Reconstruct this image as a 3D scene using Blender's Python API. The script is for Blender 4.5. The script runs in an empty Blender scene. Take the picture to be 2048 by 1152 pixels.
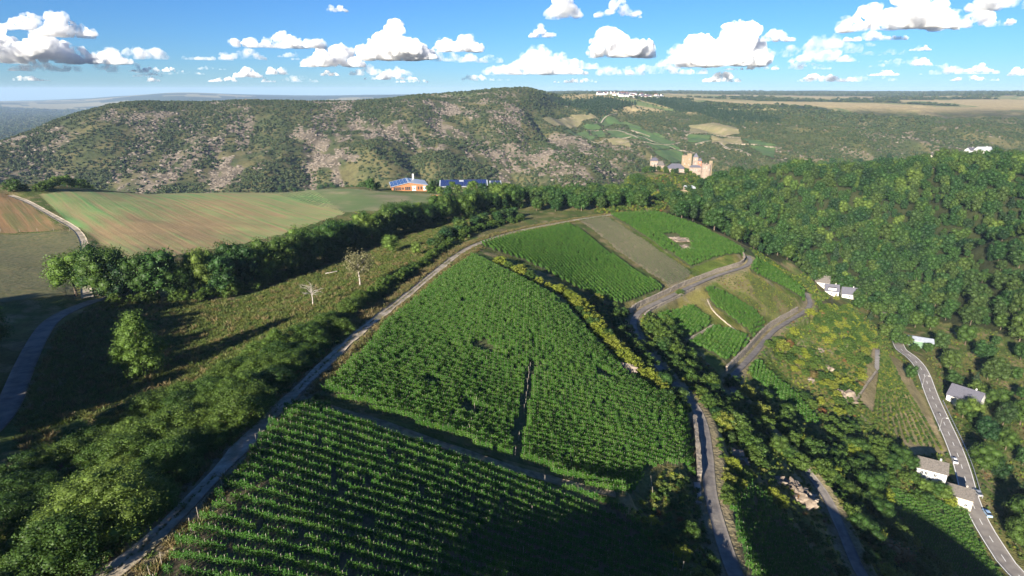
import bpy, bmesh, math, random
import numpy as np
from mathutils import Vector, Matrix

# ------------------------------------------------------------------ camera, world, sun, exposure
S = bpy.context.scene
COL = S.collection
FPX, HOR = 1195.0, 180.0                      # focal length in photo pixels (2048 wide), horizon row
PITCH = math.atan((576 - HOR) / FPX)
CZ = 200.0                                    # camera height above the datum
SP, CP = math.sin(PITCH), math.cos(PITCH)
cam_d = bpy.data.cameras.new('camera')
cam_d.sensor_width = 36.0
cam_d.lens = 36.0 * FPX / 2048.0
cam_d.clip_start = 1.0
cam_d.clip_end = 120000.0
cam = bpy.data.objects.new('camera', cam_d)
COL.objects.link(cam)
cam.location = (0, 0, CZ)
cam.rotation_euler = (math.pi / 2 - PITCH, 0, 0)
S.camera = cam

SUN_AZ = (-0.49, -0.872)                      # horizontal direction towards the sun
SUN_EL = math.radians(19.5)
world = bpy.data.worlds.new('World')
S.world = world
world.use_nodes = True
wn = world.node_tree
wn.nodes.clear()
sky = wn.nodes.new('ShaderNodeTexSky')
sky.sky_type = 'NISHITA'
sky.sun_disc = False
sky.sun_elevation = SUN_EL
sky.sun_rotation = math.atan2(SUN_AZ[0], SUN_AZ[1])
sky.altitude = 300
sky.air_density = 1.0
sky.dust_density = 0.0
sky.ozone_density = 7.0
bg = wn.nodes.new('ShaderNodeBackground')
bg.inputs['Strength'].default_value = 0.05
wo = wn.nodes.new('ShaderNodeOutputWorld')
tint = wn.nodes.new('ShaderNodeMix'); tint.data_type = 'RGBA'; tint.blend_type = 'MULTIPLY'; tint.inputs['Factor'].default_value = 1.0
tint.inputs['B'].default_value = (.52, .71, .90, 1)   # white balance of the air light
wn.links.new(sky.outputs[0], tint.inputs['A'])
wn.links.new(tint.outputs['Result'], bg.inputs[0])
wn.links.new(bg.outputs[0], wo.inputs[0])

sun_d = bpy.data.lights.new('sun', 'SUN')
sun_d.energy = 5.0
sun_d.angle = math.radians(0.5)
sun_d.color = (1.0, 0.91, 0.76)
sun = bpy.data.objects.new('sun', sun_d)
COL.objects.link(sun)
tosun = Vector((SUN_AZ[0] * math.cos(SUN_EL), SUN_AZ[1] * math.cos(SUN_EL), math.sin(SUN_EL))).normalized()
sun.rotation_euler = tosun.to_track_quat('Z', 'Y').to_euler()
sun.location = (0, -60, CZ + 60)

vs = S.view_settings
vs.view_transform = 'Standard'
vs.look = 'None'
vs.exposure = 1.65
vs.gamma = 1.0
vs.use_curve_mapping = False
S.cycles.max_bounces = 12
S.cycles.diffuse_bounces = 2
S.cycles.glossy_bounces = 1
S.cycles.transmission_bounces = 3
S.cycles.transparent_max_bounces = 16
S.cycles.volume_bounces = 10
S.cycles.use_denoising = True

RNG = np.random.default_rng(7)
random.seed(7)

# ------------------------------------------------------------------ noise
def _hash(ix, iy, seed):
    h = (ix.astype(np.int64) * 374761393 + iy.astype(np.int64) * 668265263 + seed * 974634777) & 0xffffffff
    h = ((h ^ (h >> 13)) * 1274126177) & 0xffffffff
    h = h ^ (h >> 16)
    return (h & 0xffff) / 65535.0

def vnoise(x, y, seed=0):
    x = np.asarray(x, float); y = np.asarray(y, float)
    ix = np.floor(x); iy = np.floor(y)
    fx = x - ix; fy = y - iy
    fx = fx * fx * fx * (fx * (fx * 6 - 15) + 10); fy = fy * fy * fy * (fy * (fy * 6 - 15) + 10)
    a = _hash(ix, iy, seed); b = _hash(ix + 1, iy, seed); c = _hash(ix, iy + 1, seed); d = _hash(ix + 1, iy + 1, seed)
    return (a + (b - a) * fx) * (1 - fy) + (c + (d - c) * fx) * fy

def fbm(x, y, size, octaves=4, seed=0, gain=0.5):
    s = 0; amp = 1; tot = 0; f = 1.0 / size
    for i in range(octaves):
        s = s + amp * vnoise(x * f + 17.3 * i, y * f - 9.1 * i, seed + i); tot += amp
        amp *= gain; f *= 2.03
    return s / tot                             # 0..1

def sstep(a, b, x):
    t = np.clip((np.asarray(x, float) - a) / (b - a), 0, 1)
    return t * t * (3 - 2 * t)

# ------------------------------------------------------------------ the lie of the land
def ray(u, v):
    dx = (u - 1024) / FPX; dy = (v - 576) / FPX
    return dx, CP - dy * SP, -SP - dy * CP

def at_z(u, v, z):                             # sight line cut at height z relative to the camera
    d = ray(u, v); s = z / d[2]
    return (d[0] * s, d[1] * s, z)

def at_s(u, v, s):
    d = ray(u, v)
    return (d[0] * s, d[1] * s, d[2] * s)

CTRL = []
for u, v, z in [
    # ridge track
    (235, 1152, -48), (420, 960, -49.5), (560, 810, -52), (690, 690, -56), (760, 630, -58), (860, 550, -62), (930, 495, -66),
    (1010, 465, -70), (1110, 445, -73), (1190, 432, -75), (1300, 422, -77),
    # hollow left of the track, lower lane, fields
    (350, 720, -60), (480, 690, -59.5), (290, 750, -59), (150, 900, -54.5), (60, 1100, -50.5), (0, 860, -55), (60, 640, -61), (160, 605, -62), (0, 600, -60),
    (625, 610, -60), (725, 570, -63.5), (783, 505, -67), (480, 600, -66), (700, 510, -70),
    (262, 505, -66), (0, 460, -66), (130, 460, -66), (400, 430, -71), (300, 389, -76), (500, 386, -78), (0, 387, -74), (640, 400, -77),
    (800, 383, -78), (930, 385, -79), (870, 425, -77), (1050, 415, -78), (1150, 395, -82), (1250, 395, -86),
    # vineyard spur
    (640, 800, -52.2), (900, 880, -58), (900, 700, -60), (1050, 1100, -60), (700, 1000, -53), (1130, 600, -68), (1030, 545, -66.5), (960, 500, -66), (1000, 720, -62),
    (1250, 740, -72), (1380, 850, -75.5), (1390, 950, -74.5), (1150, 850, -66), (1300, 1080, -70), (1270, 1000, -69),
    # hollow behind the spur, blocks beyond it
    (1180, 592, -79), (1150, 500, -75), (1070, 500, -71), (1320, 590, -83), (1250, 500, -80), (1390, 545, -86), (1340, 470, -80),
    (1450, 490, -84), (1310, 425, -77.5),
    # asphalt lane and lower lane
    (1495, 522, -88), (1440, 545, -87), (1390, 565, -85.5), (1290, 612, -83), (1260, 640, -82), (1345, 770, -80), (1400, 820, -79), (1415, 900, -78),
    (1450, 1100, -75), (1470, 1152, -74),
    (1620, 600, -112), (1600, 630, -110), (1545, 660, -106), (1480, 740, -100), (1560, 570, -100), (1420, 700, -94), (1350, 640, -88), (1510, 620, -97),
    # slope to the valley
    (1470, 950, -81), (1600, 1120, -91), (1660, 1000, -104.5), (1720, 1140, -102), (1560, 860, -101.5), (1700, 680, -126), (1690, 840, -124),
    (1760, 720, -135), (1800, 830, -138), (1850, 1020, -139), (1870, 950, -141), (1790, 920, -130), (1750, 1050, -118), (1640, 750, -118),
    # valley road and floor
    (2030, 1150, -145), (1960, 1040, -145), (1925, 930, -145), (1905, 870, -145), (1865, 790, -145), (1845, 735, -145), (1815, 705, -145),
    (1660, 586, -148), (1690, 590, -149), (1840, 690, -147), (1990, 1000, -147), (1920, 800, -147), (2040, 1050, -148),
]:
    CTRL.append(at_z(u, v, z))
for u, v, s in [
    (811, 381, 490), (811, 374, 535), (930, 377, 530), (640, 379, 515), (700, 377, 530), (500, 384.5, 492), (300, 387, 478), (100, 387.5, 468), (870, 384, 490),
    # wooded slope on the far side of the side valley
    (1330, 412, 425), (1400, 440, 440), (1500, 480, 450), (1600, 540, 450), (1700, 450, 560), (1700, 385, 630), (1700, 345, 690), (1550, 420, 560),
    (1450, 385, 600), (1580, 352, 680), (1800, 335, 700), (1900, 325, 690), (2040, 335, 640), (1900, 450, 520), (1900, 560, 440), (2000, 450, 480), (2040, 600, 385),
    (1850, 645, 405), (1980, 800, 300), (2040, 900, 258), (2040, 700, 345),
    # castle rock
    (1360, 357, 680), (1300, 357, 680), (1420, 357, 680), (1360, 385, 580), (1250, 385, 560),
    # far side of the gorge
    (0, 293, 1120), (50, 270, 1200), (100, 250, 1250), (200, 225, 1300), (270, 215, 1350), (400, 224, 1400), (500, 218, 1400), (600, 210, 1450), (700, 207, 1500),
    (850, 200, 1550), (1000, 189, 1600), (1080, 194, 1700), (1200, 199, 2000), (1400, 203, 2400), (1600, 211, 2300), (1800, 213, 2300), (2048, 220, 2100), (2250, 225, 2000),
    (100, 340, 1040), (300, 300, 1150), (300, 370, 1000), (500, 300, 1180), (500, 360, 1020), (700, 270, 1280), (700, 330, 1060), (900, 250, 1400), (900, 320, 1110),
    (1100, 232, 1650), (1100, 300, 1230), (1200, 342, 1030), (1300, 250, 1650), (1350, 310, 1330), (1500, 262, 1550), (1500, 312, 1280), (1700, 250, 1700), (1700, 297, 1330),
    (1900, 240, 1750), (1900, 285, 1370), (2048, 250, 1650), (2048, 295, 1330), (-200, 320, 1000), (-200, 370, 900),
    (0, 303, 1450), (60, 288, 1650), (-150, 318, 1250), (110, 268, 1700), (200, 246, 1900), (0, 292, 2300),
    (0, 246, 4200), (150, 236, 4300), (0, 213, 7500), (150, 219, 7500), (300, 215, 7500), (500, 211, 7500), (-300, 215, 6000),
]:
    CTRL.append(at_s(u, v, s))
CTRL += [  # out of sight: river gorge, plateau behind the crest, ground round and behind the camera
    (-700, 640, -205), (-480, 740, -215), (-250, 800, -215), (0, 850, -215), (200, 890, -215), (420, 930, -215), (600, 950, -215), (800, 960, -215), (1000, 900, -200),
    (-330, 640, -130), (-100, 620, -115), (60, 600, -112), (170, 720, -150), (560, 800, -130), (-600, 480, -100),
    (-1500, 2200, -150), (-600, 2300, -90), (-900, 3300, -120), (0, 2600, -45), (1200, 3200, -42), (2500, 3000, -45), (0, 5000, -40), (3000, 5200, -38), (-4000, 3500, -110),
    (3500, 8500, -22), (0, 9000, -40), (6000, 7500, -18), (5000, 3500, -45), (7000, 2000, -40), (-5000, 9000, -100), (-8000, 3000, -90), (2000, 9000, -26),
    (330, 150, -112), (420, 40, -72), (520, 250, -75), (700, 420, -68), (260, 180, -140), (180, 60, -137), (190, -80, -128), (100, -20, -98), (60, 30, -80),
    (-250, 100, -50), (-420, 240, -62), (-120, 40, -49), (-60, -20, -46), (0, 0, -51), (0, 40, -52.5), (-150, -150, -40), (0, -300, -30), (-400, -200, -40), (300, -300, -110),
    (0, -1500, -30), (2000, -800, -40), (-2000, -800, -40), (0, -6000, -40), (-6000, -4000, -40), (6000, -4000, -40), (3000, 600, -45), (-2500, 500, -60), (1500, 300, -60),
]
CT = np.array(CTRL, float)

W0 = 90.0
def warp(x, y):
    r = np.hypot(x, y) + 1e-6
    k = W0 * np.log1p(r / W0) / r
    return x * k, y * k

_wx, _wy = warp(CT[:, 0], CT[:, 1])
def _kern(d2):
    return 0.5 * d2 * np.log(d2 + 1e-9)
_n = len(CT)
_A = np.zeros((_n + 3, _n + 3))
_sc = 50.0
_px, _py = _wx / _sc, _wy / _sc
_A[:_n, :_n] = _kern((_px[:, None] - _px[None]) ** 2 + (_py[:, None] - _py[None]) ** 2)
_A[:_n, :_n] += np.eye(_n) * 0.004
_A[:_n, _n] = 1; _A[:_n, _n + 1] = _px; _A[:_n, _n + 2] = _py
_A[_n:, :_n] = _A[:_n, _n:].T
_rhs = np.zeros(_n + 3); _rhs[:_n] = CT[:, 2]
_W = np.linalg.solve(_A, _rhs)

def h_base(x, y):
    x = np.asarray(x, float).ravel(); y = np.asarray(y, float).ravel()
    out = np.empty_like(x)
    for i in range(0, len(x), 20000):
        a, b = x[i:i + 20000], y[i:i + 20000]
        wx, wy = warp(a, b); wx = wx / _sc; wy = wy / _sc
        K = _kern((wx[:, None] - _px[None]) ** 2 + (wy[:, None] - _py[None]) ** 2)
        z = K @ _W[:_n] + _W[_n] + _W[_n + 1] * wx + _W[_n + 2] * wy
        r = np.hypot(a, b)
        near = 1 - sstep(300, 700, r)
        z = z + (fbm(a, b, 22, 3, 3) - 0.5) * 1.3 * near
        fold = sstep(-140, -122, z) * sstep(150, 230, a) * sstep(340, 430, r) * (1 - sstep(680, 760, r))
        z = z + (np.abs(fbm(a * .9 + .5 * b, b * .35 - .3 * a, 60, 3, 401) - .5) * 2 - .22) * 30 * fold
        mid = sstep(650, 1000, r) * (1 - sstep(2200, 3200, r))
        mid = mid * (1 - .8 * sstep(-.30, -.62, np.arctan2(a, b)) * (b > 0))
        g = fbm(a + 0.25 * b, b * 0.45, 170, 4, 11)
        z = z + (np.abs(g - 0.5) * 2 - 0.25) * 42 * mid * (1 - 0.75 * sstep(-75, -45, z))
        z = z + (fbm(a, b, 900, 4, 21) - 0.5) * 26 * sstep(2600, 5000, r)
        out[i:i + 20000] = z
    return out

ROADS = []                                     # (points Nx3, half width, blend)
def h(x, y):
    shp = np.shape(x)
    x = np.asarray(x, float).ravel(); y = np.asarray(y, float).ravel()
    z = h_base(x, y)
    for pts, hw, bl in ROADS:
        R = hw + 0.9 + bl
        m = (x > pts[:, 0].min() - R) & (x < pts[:, 0].max() + R) & (y > pts[:, 1].min() - R) & (y < pts[:, 1].max() + R)
        idx = np.nonzero(m)[0]
        for j in range(0, len(idx), 40000):
            k = idx[j:j + 40000]
            best = np.full(len(k), 1e9); zz = np.zeros(len(k))
            for i in range(len(pts) - 1):
                a, b = pts[i], pts[i + 1]
                ab = b[:2] - a[:2]; L = ab @ ab + 1e-9
                t = np.clip(((x[k] - a[0]) * ab[0] + (y[k] - a[1]) * ab[1]) / L, 0, 1)
                d = np.hypot(x[k] - a[0] - t * ab[0], y[k] - a[1] - t * ab[1])
                better = d < best
                best[better] = d[better]; zz[better] = (a[2] + t * (b[2] - a[2]))[better]
            w = sstep(hw + 0.9, R, best)
            z[k] = zz * (1 - w) + z[k] * w
    return z.reshape(shp)

def h1(x, y):
    return float(h(np.array([x]), np.array([y]))[0])

def G(uv, smin=45, smax=3500):
    """ground points under photo sight lines (relative to the camera)"""
    uv = np.asarray(uv, float).reshape(-1, 2)
    d = np.stack(ray(uv[:, 0], uv[:, 1]), 1)
    ss = np.geomspace(smin, smax, 260)
    P = d[:, None, :] * ss[None, :, None]
    below = P[..., 2] < h(P[..., 0], P[..., 1])
    below[:, -1] = True
    k = np.argmax(below, 1)
    hit = ss[k]; prev = ss[np.maximum(k - 1, 0)]
    lo, hi = prev.copy(), hit.copy()
    for _ in range(9):
        m = (lo + hi) / 2
        p = d * m[:, None]
        b = p[:, 2] < h(p[:, 0], p[:, 1])
        hi = np.where(b, m, hi); lo = np.where(b, lo, m)
    return d * hi[:, None]

def smooth_path(p, step):
    p = np.asarray(p, float)
    for _ in range(3):                         # corner cutting
        q = [p[0]]
        for i in range(len(p) - 1):
            q += [p[i] * .75 + p[i + 1] * .25, p[i] * .25 + p[i + 1] * .75]
        q.append(p[-1]); p = np.array(q)
    L = np.r_[0, np.cumsum(np.hypot(*np.diff(p[:, :2], axis=0).T))]
    n = max(3, int(L[-1] / step))
    t = np.linspace(0, L[-1], n)
    return np.stack([np.interp(t, L, p[:, k]) for k in range(p.shape[1])], 1)

def road_path(uv, hw, bl, step=4.0, extra_head=None, extra_tail=None, smooth=6):
    p = G(uv)
    if extra_head is not None: p = np.vstack([extra_head, p])
    if extra_tail is not None: p = np.vstack([p, extra_tail])
    p = smooth_path(p, step)
    p[:, 2] = h_base(p[:, 0], p[:, 1])
    z = np.pad(p[:, 2], smooth, mode='edge')
    p[:, 2] = np.convolve(z, np.ones(2 * smooth + 1) / (2 * smooth + 1), 'valid')
    ROADS.append((p, hw, bl))
    return p

P_ridge = road_path([(235, 1152), (420, 960), (560, 812), (690, 690), (760, 632), (860, 552), (930, 497), (1010, 467), (1110, 447), (1190, 433), (1300, 423)], 1.7, 3, 3,
                    extra_head=[(-75, 5, 0), (-52, 35, 0)])
P_laneA = road_path([(1470, 1152), (1450, 1100), (1418, 980), (1415, 900), (1400, 825), (1350, 772)], 1.9, 3, 3,
                    extra_head=[(33, 30, 0), (35, 55, 0)],
                    extra_tail=[at_z(1300, 712, -81), at_z(1262, 655, -82), at_z(1275, 622, -82.6), at_z(1330, 598, -84), at_z(1385, 570, -85.5),
                                at_z(1440, 548, -87), at_z(1488, 534, -88), at_z(1503, 521, -88.3), at_z(1497, 509, -88)])
P_laneB = road_path([(1612, 588), (1622, 606), (1615, 622), (1575, 643), (1543, 664), (1515, 700), (1475, 742)], 1.8, 3, 3,
                    extra_tail=[at_z(1450, 790, -100.5), at_z(1520, 880, -102), at_z(1640, 985, -104.5), at_z(1690, 1080, -103.5), at_z(1727, 1152, -102), (80, 90, 0)])
P_val = road_path([(1800, 697), (1818, 708), (1845, 738), (1862, 790), (1885, 840), (1908, 890), (1926, 940), (1938, 990), (1960, 1045), (1995, 1100), (2030, 1150)], 3.6, 5, 5,
                  extra_head=[(300, 480, 0), (272, 410, 0), (246, 355, 0)], extra_tail=[(165, 100, 0), (178, 0, 0)])
P_left = road_path([(0, 862), (45, 740), (80, 670), (110, 635), (165, 606)], 2.3, 3, 4, extra_head=[(-82, 40, 0), (-86, 70, 0)], extra_tail=[(-128, 190, 0)])
P_farm = road_path([(20, 389), (60, 405), (110, 435), (165, 464)], 2.0, 3, 5, extra_tail=[(-170, 230, 0), (-150, 200, 0), (-134, 178, 0)])
P_mid = road_path([(600, 795), (760, 845), (900, 893), (1080, 955), (1230, 1010)], 1.3, 2, 3)

# ------------------------------------------------------------------ helpers: materials
def mat(name):
    m = bpy.data.materials.new(name); m.use_nodes = True
    nt = m.node_tree; nt.nodes.clear()
    out = nt.nodes.new('ShaderNodeOutputMaterial')
    return m, nt, out

def nd(nt, t, **kw):
    n = nt.nodes.new(t)
    for k, v in kw.items():
        if k.startswith('i_'):
            n.inputs[k[2:].replace('_', ' ')].default_value = v
        else:
            setattr(n, k, v)
    return n

def noise_ramp(nt, vec, scale, cols, detail=4, pos=None):
    t = nd(nt, 'ShaderNodeTexNoise'); t.inputs['Scale'].default_value = scale; t.inputs['Detail'].default_value = detail
    if vec is not None: nt.links.new(vec, t.inputs['Vector'])
    r = nd(nt, 'ShaderNodeValToRGB')
    el = r.color_ramp.elements
    pos = pos or list(np.linspace(0.32, 0.68, len(cols)))
    el[0].position, el[1].position = pos[0], pos[-1]
    el[0].color = (*cols[0], 1); el[1].color = (*cols[-1], 1)
    for c, p in zip(cols[1:-1], pos[1:-1]):
        e = el.new(p); e.color = (*c, 1)
    nt.links.new(t.outputs['Fac'], r.inputs['Fac'])
    return r.outputs['Color'], t.outputs['Fac']

def simple_mat(name, cols, scale=1.0, rough=0.85, bump=0.0, detail=4, metal=0.0, spec=0.3):
    m, nt, out = mat(name)
    geo = nd(nt, 'ShaderNodeNewGeometry')
    b = nd(nt, 'ShaderNodeBsdfPrincipled')
    c, f = noise_ramp(nt, geo.outputs['Position'], scale, cols, detail)
    nt.links.new(c, b.inputs['Base Color'])
    b.inputs['Roughness'].default_value = rough
    b.inputs['Metallic'].default_value = metal
    b.inputs['Specular IOR Level'].default_value = spec
    if bump:
        bp = nd(nt, 'ShaderNodeBump'); bp.inputs['Strength'].default_value = bump; bp.inputs['Distance'].default_value = 0.3
        nt.links.new(f, bp.inputs['Height']); nt.links.new(bp.outputs[0], b.inputs['Normal'])
    nt.links.new(b.outputs[0], out.inputs[0])
    return m

def leaf_mat(name, cols, transl=0.3, inst=True, vary=0.5):
    """foliage: colour differs from plant to plant and a little inside each plant"""
    m, nt, out = mat(name)
    oi = nd(nt, 'ShaderNodeObjectInfo')
    r = nd(nt, 'ShaderNodeValToRGB')
    el = r.color_ramp.elements
    el[0].color = (*cols[0], 1); el[1].color = (*cols[-1], 1)
    for i, c in enumerate(cols[1:-1]):
        e = el.new((i + 1) / (len(cols) - 1)); e.color = (*c, 1)
    nt.links.new(oi.outputs['Random'], r.inputs['Fac'])
    geo = nd(nt, 'ShaderNodeNewGeometry')
    t = nd(nt, 'ShaderNodeTexNoise'); t.inputs['Scale'].default_value = 0.7; t.inputs['Detail'].default_value = 2
    nt.links.new(geo.outputs['Position'], t.inputs['Vector'])
    rnd = nd(nt, 'ShaderNodeMath', operation='MULTIPLY_ADD')
    nt.links.new(geo.outputs['Random Per Island'], rnd.inputs[0]); rnd.inputs[1].default_value = vary; 
    mr = nd(nt, 'ShaderNodeMath', operation='MULTIPLY_ADD'); mr.inputs[1].default_value = 0.9; mr.inputs[2].default_value = 0.55 - vary * 0.5
    nt.links.new(t.outputs['Fac'], mr.inputs[0]); nt.links.new(mr.outputs[0], rnd.inputs[2])
    mx = nd(nt, 'ShaderNodeMix', data_type='RGBA', blend_type='MULTIPLY'); mx.inputs['Factor'].default_value = 1
    nt.links.new(r.outputs[0], mx.inputs['A']); nt.links.new(rnd.outputs[0], mx.inputs['B'])
    d = nd(nt, 'ShaderNodeBsdfPrincipled'); d.inputs['Roughness'].default_value = 0.55; d.inputs['Specular IOR Level'].default_value = 0.25
    nt.links.new(mx.outputs['Result'], d.inputs['Base Color'])
    tr = nd(nt, 'ShaderNodeBsdfTranslucent')
    hs = nd(nt, 'ShaderNodeHueSaturation'); hs.inputs['Saturation'].default_value = 1.15; hs.inputs['Value'].default_value = 1.3; hs.inputs['Hue'].default_value = 0.49
    nt.links.new(mx.outputs['Result'], hs.inputs['Color']); nt.links.new(hs.outputs[0], tr.inputs[0])
    ms = nd(nt, 'ShaderNodeMixShader'); ms.inputs[0].default_value = transl
    nt.links.new(d.outputs[0], ms.inputs[1]); nt.links.new(tr.outputs[0], ms.inputs[2])
    nt.links.new(ms.outputs[0], out.inputs[0])
    return m

M = {}
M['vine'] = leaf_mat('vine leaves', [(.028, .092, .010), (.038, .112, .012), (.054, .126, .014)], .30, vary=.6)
M['vine_far'] = leaf_mat('vine leaves with sunlit tone', [(.038, .112, .012), (.050, .132, .014), (.068, .144, .017)], .30, vary=.5)  # lighter copy of the vine green, sunlight put into the colour
M['tree'] = leaf_mat('broadleaf foliage', [(.024, .058, .012), (.034, .076, .014), (.046, .090, .016), (.060, .102, .018)], .28)
M['tree_light'] = leaf_mat('light foliage', [(.075, .135, .022), (.095, .150, .028), (.115, .165, .030)], .32)
M['forest'] = leaf_mat('forest foliage', [(.014, .038, .012), (.024, .064, .014), (.036, .084, .016), (.018, .052, .016), (.058, .100, .018), (.028, .072, .018), (.046, .078, .018), (.072, .112, .022), (.020, .046, .014)], .25)
M['conifer'] = leaf_mat('conifer needles', [(.016, .036, .014), (.024, .048, .018)], .10)
M['shrub'] = leaf_mat('shrub foliage', [(.028, .062, .012), (.048, .092, .016), (.072, .118, .020), (.060, .100, .018)], .28)
M['shrub_yellow'] = leaf_mat('yellow green shrub foliage', [(.130, .175, .020), (.180, .205, .026), (.140, .160, .028)], .30)
M['shrub_rust'] = leaf_mat('rust brown shrub foliage', [(.120, .075, .025), (.150, .070, .025), (.110, .090, .030)], .25)
M['pale'] = leaf_mat('sparse pale foliage', [(.130, .130, .060), (.150, .140, .065)], .2)
M['dry'] = leaf_mat('dry grass', [(.150, .120, .050), (.190, .145, .065), (.120, .112, .040), (.090, .105, .030)], .25)
M['grass'] = leaf_mat('grass tuft', [(.070, .110, .022), (.095, .125, .028), (.130, .135, .035)], .25)
M['farshrub'] = leaf_mat('gorge scrub', [(.030, .050, .018), (.038, .060, .020), (.050, .070, .024), (.075, .080, .028)], .15)
M['bark'] = simple_mat('bark', [(.07, .05, .035), (.14, .11, .08)], 3, .9, .4)
M['deadwood'] = simple_mat('bleached dead wood', [(.24, .21, .18), (.40, .36, .32)], 2, .85, .3)
M['twig'] = simple_mat('dead brown twigs', [(.10, .06, .04), (.18, .11, .075)], 2, .9)
M['post'] = simple_mat('weathered stake', [(.20, .17, .14), (.34, .30, .25)], 3, .8)
M['steelpost'] = simple_mat('galvanised steel', [(.42, .43, .44), (.55, .56, .57)], 3, .45, metal=.6)
M['stone'] = simple_mat('dry stone wall', [(.16, .13, .10), (.28, .235, .18), (.38, .33, .26)], 1.6, .95, .8, 8)
M['crag'] = simple_mat('weathered slate crag', [(.085, .070, .056), (.135, .112, .090), (.19, .16, .13)], .12, .95, .6, 8)
M['rock'] = simple_mat('bare slate rock', [(.11, .085, .065), (.20, .16, .125), (.29, .24, .19)], .35, .95, .8, 10)

# ------------------------------------------------------------------ helpers: meshes and objects
def new_mesh(name, verts, faces, mats, midx=None, smooth=False):
    me = bpy.data.meshes.new(name)
    verts = np.asarray(verts, np.float32)
    if isinstance(faces, np.ndarray):
        n, k = faces.shape
        me.vertices.add(len(verts)); me.vertices.foreach_set('co', verts.ravel())
        me.loops.add(n * k); me.loops.foreach_set('vertex_index', faces.astype(np.int32).ravel())
        me.polygons.add(n); me.polygons.foreach_set('loop_start', np.arange(0, n * k, k, dtype=np.int32))
        me.polygons.foreach_set('loop_total', np.full(n, k, np.int32))
    else:
        me.from_pydata([tuple(map(float, v)) for v in verts], [], [tuple(int(i) for i in f) for f in faces])
    for m in (mats if isinstance(mats, (list, tuple)) else [mats]):
        me.materials.append(m)
    if midx is not None:
        me.polygons.foreach_set('material_index', np.asarray(midx, np.int32))
    me.update(calc_edges=True)
    if smooth:
        me.polygons.foreach_set('use_smooth', np.ones(len(me.polygons), bool))
    return me

def link(name, me, parent=None, loc=None, rz=0.0, scl=None):
    o = bpy.data.objects.new(name, me)
    COL.objects.link(o)
    if parent is not None: o.parent = parent
    if loc is not None: o.location = loc
    if rz: o.rotation_euler = (0, 0, rz)
    if scl is not None: o.scale = scl if hasattr(scl, '__len__') else (scl, scl, scl)
    return o

def tag(o, label=None, cat=None, group=None, kind=None):
    if label: o['label'] = label
    if cat: o['category'] = cat
    if group: o['group'] = group
    if kind: o['kind'] = kind
    return o

def thing(name, label, cat, loc, rz=0.0, group=None):
    o = link(name, None, None, loc, rz)
    o.empty_display_size = 1
    return tag(o, label, cat, group)

class MB:
    """collects shapes for one mesh"""
    def __init__(self): self.v = []; self.f = []; self.m = []
    def add(self, v, f, mi=0):
        n = len(self.v); self.v += [tuple(p) for p in v]; self.f += [tuple(i + n for i in q) for q in f]; self.m += [mi] * len(f); return self
    def box(self, x0, x1, y0, y1, z0, z1, mi=0, bev=0.0):
        v = [(x0, y0, z0), (x1, y0, z0), (x1, y1, z0), (x0, y1, z0), (x0, y0, z1), (x1, y0, z1), (x1, y1, z1), (x0, y1, z1)]
        return self.add(v, [(0, 3, 2, 1), (4, 5, 6, 7), (0, 1, 5, 4), (1, 2, 6, 5), (2, 3, 7, 6), (3, 0, 4, 7)], mi)
    def tube(self, pts, rad, n=6, mi=0, cap=True):
        pts = [Vector(p) for p in pts]; rings = []
        base = len(self.v)
        for i, p in enumerate(pts):
            d = (pts[min(i + 1, len(pts) - 1)] - pts[max(i - 1, 0)]).normalized()
            a = d.orthogonal().normalized() if i == 0 else (a - d * a.dot(d)).normalized()
            b = d.cross(a)
            r = rad[i] if hasattr(rad, '__len__') else rad
            for k in range(n):
                t = 2 * math.pi * k / n
                self.v.append(tuple(p + (a * math.cos(t) + b * math.sin(t)) * r))
        for i in range(len(pts) - 1):
            for k in range(n):
                self.f.append((base + i * n + k, base + i * n + (k + 1) % n, base + (i + 1) * n + (k + 1) % n, base + (i + 1) * n + k)); self.m.append(mi)
        if cap:
            self.f.append(tuple(base + k for k in range(n))[::-1]); self.m.append(mi)
            self.f.append(tuple(base + (len(pts) - 1) * n + k for k in range(n))); self.m.append(mi)
        return self
    def prism(self, poly, z0, z1, mi=0):
        n = len(poly); v = [(x, y, z0) for x, y in poly] + [(x, y, z1) for x, y in poly]
        f = [tuple(range(n))[::-1], tuple(range(n, 2 * n))] + [(i, (i + 1) % n, n + (i + 1) % n, n + i) for i in range(n)]
        return self.add(v, f, mi)
    def xprism(self, prof, x0, x1, mi=0):       # profile in (y, z) pushed along x
        n = len(prof); v = [(x0, y, z) for y, z in prof] + [(x1, y, z) for y, z in prof]
        f = [tuple(range(n)), tuple(range(n, 2 * n))[::-1]] + [(i, n + i, n + (i + 1) % n, (i + 1) % n) for i in range(n)]
        return self.add(v, f, mi)
    def mesh(self, name, mats, smooth=False):
        return new_mesh(name, self.v, self.f, mats, self.m, smooth)
    def build(self, name, mats, parent=None, loc=None, rz=0.0, smooth=False):
        return link(name, self.mesh(name, mats, smooth), parent, loc, rz)

def W(p):                                       # relative to camera -> world
    return (float(p[0]), float(p[1]), float(p[2]) + CZ)

def inpoly(x, y, poly):
    x = np.asarray(x, float); y = np.asarray(y, float)
    c = np.zeros(x.shape, bool); j = len(poly) - 1
    for i in range(len(poly)):
        xi, yi = poly[i][0], poly[i][1]; xj, yj = poly[j][0], poly[j][1]
        if yi != yj:
            c ^= ((yi > y) != (yj > y)) & (x < (xj - xi) * (y - yi) / (yj - yi) + xi)
        j = i
    return c

def path_dist(x, y, p):
    best = np.full(np.shape(x), 1e9)
    for i in range(len(p) - 1):
        a, b = p[i], p[i + 1]; ab = b[:2] - a[:2]; L = ab @ ab + 1e-9
        t = np.clip(((x - a[0]) * ab[0] + (y - a[1]) * ab[1]) / L, 0, 1)
        best = np.minimum(best, np.hypot(x - a[0] - t * ab[0], y - a[1] - t * ab[1]))
    return best

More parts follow.
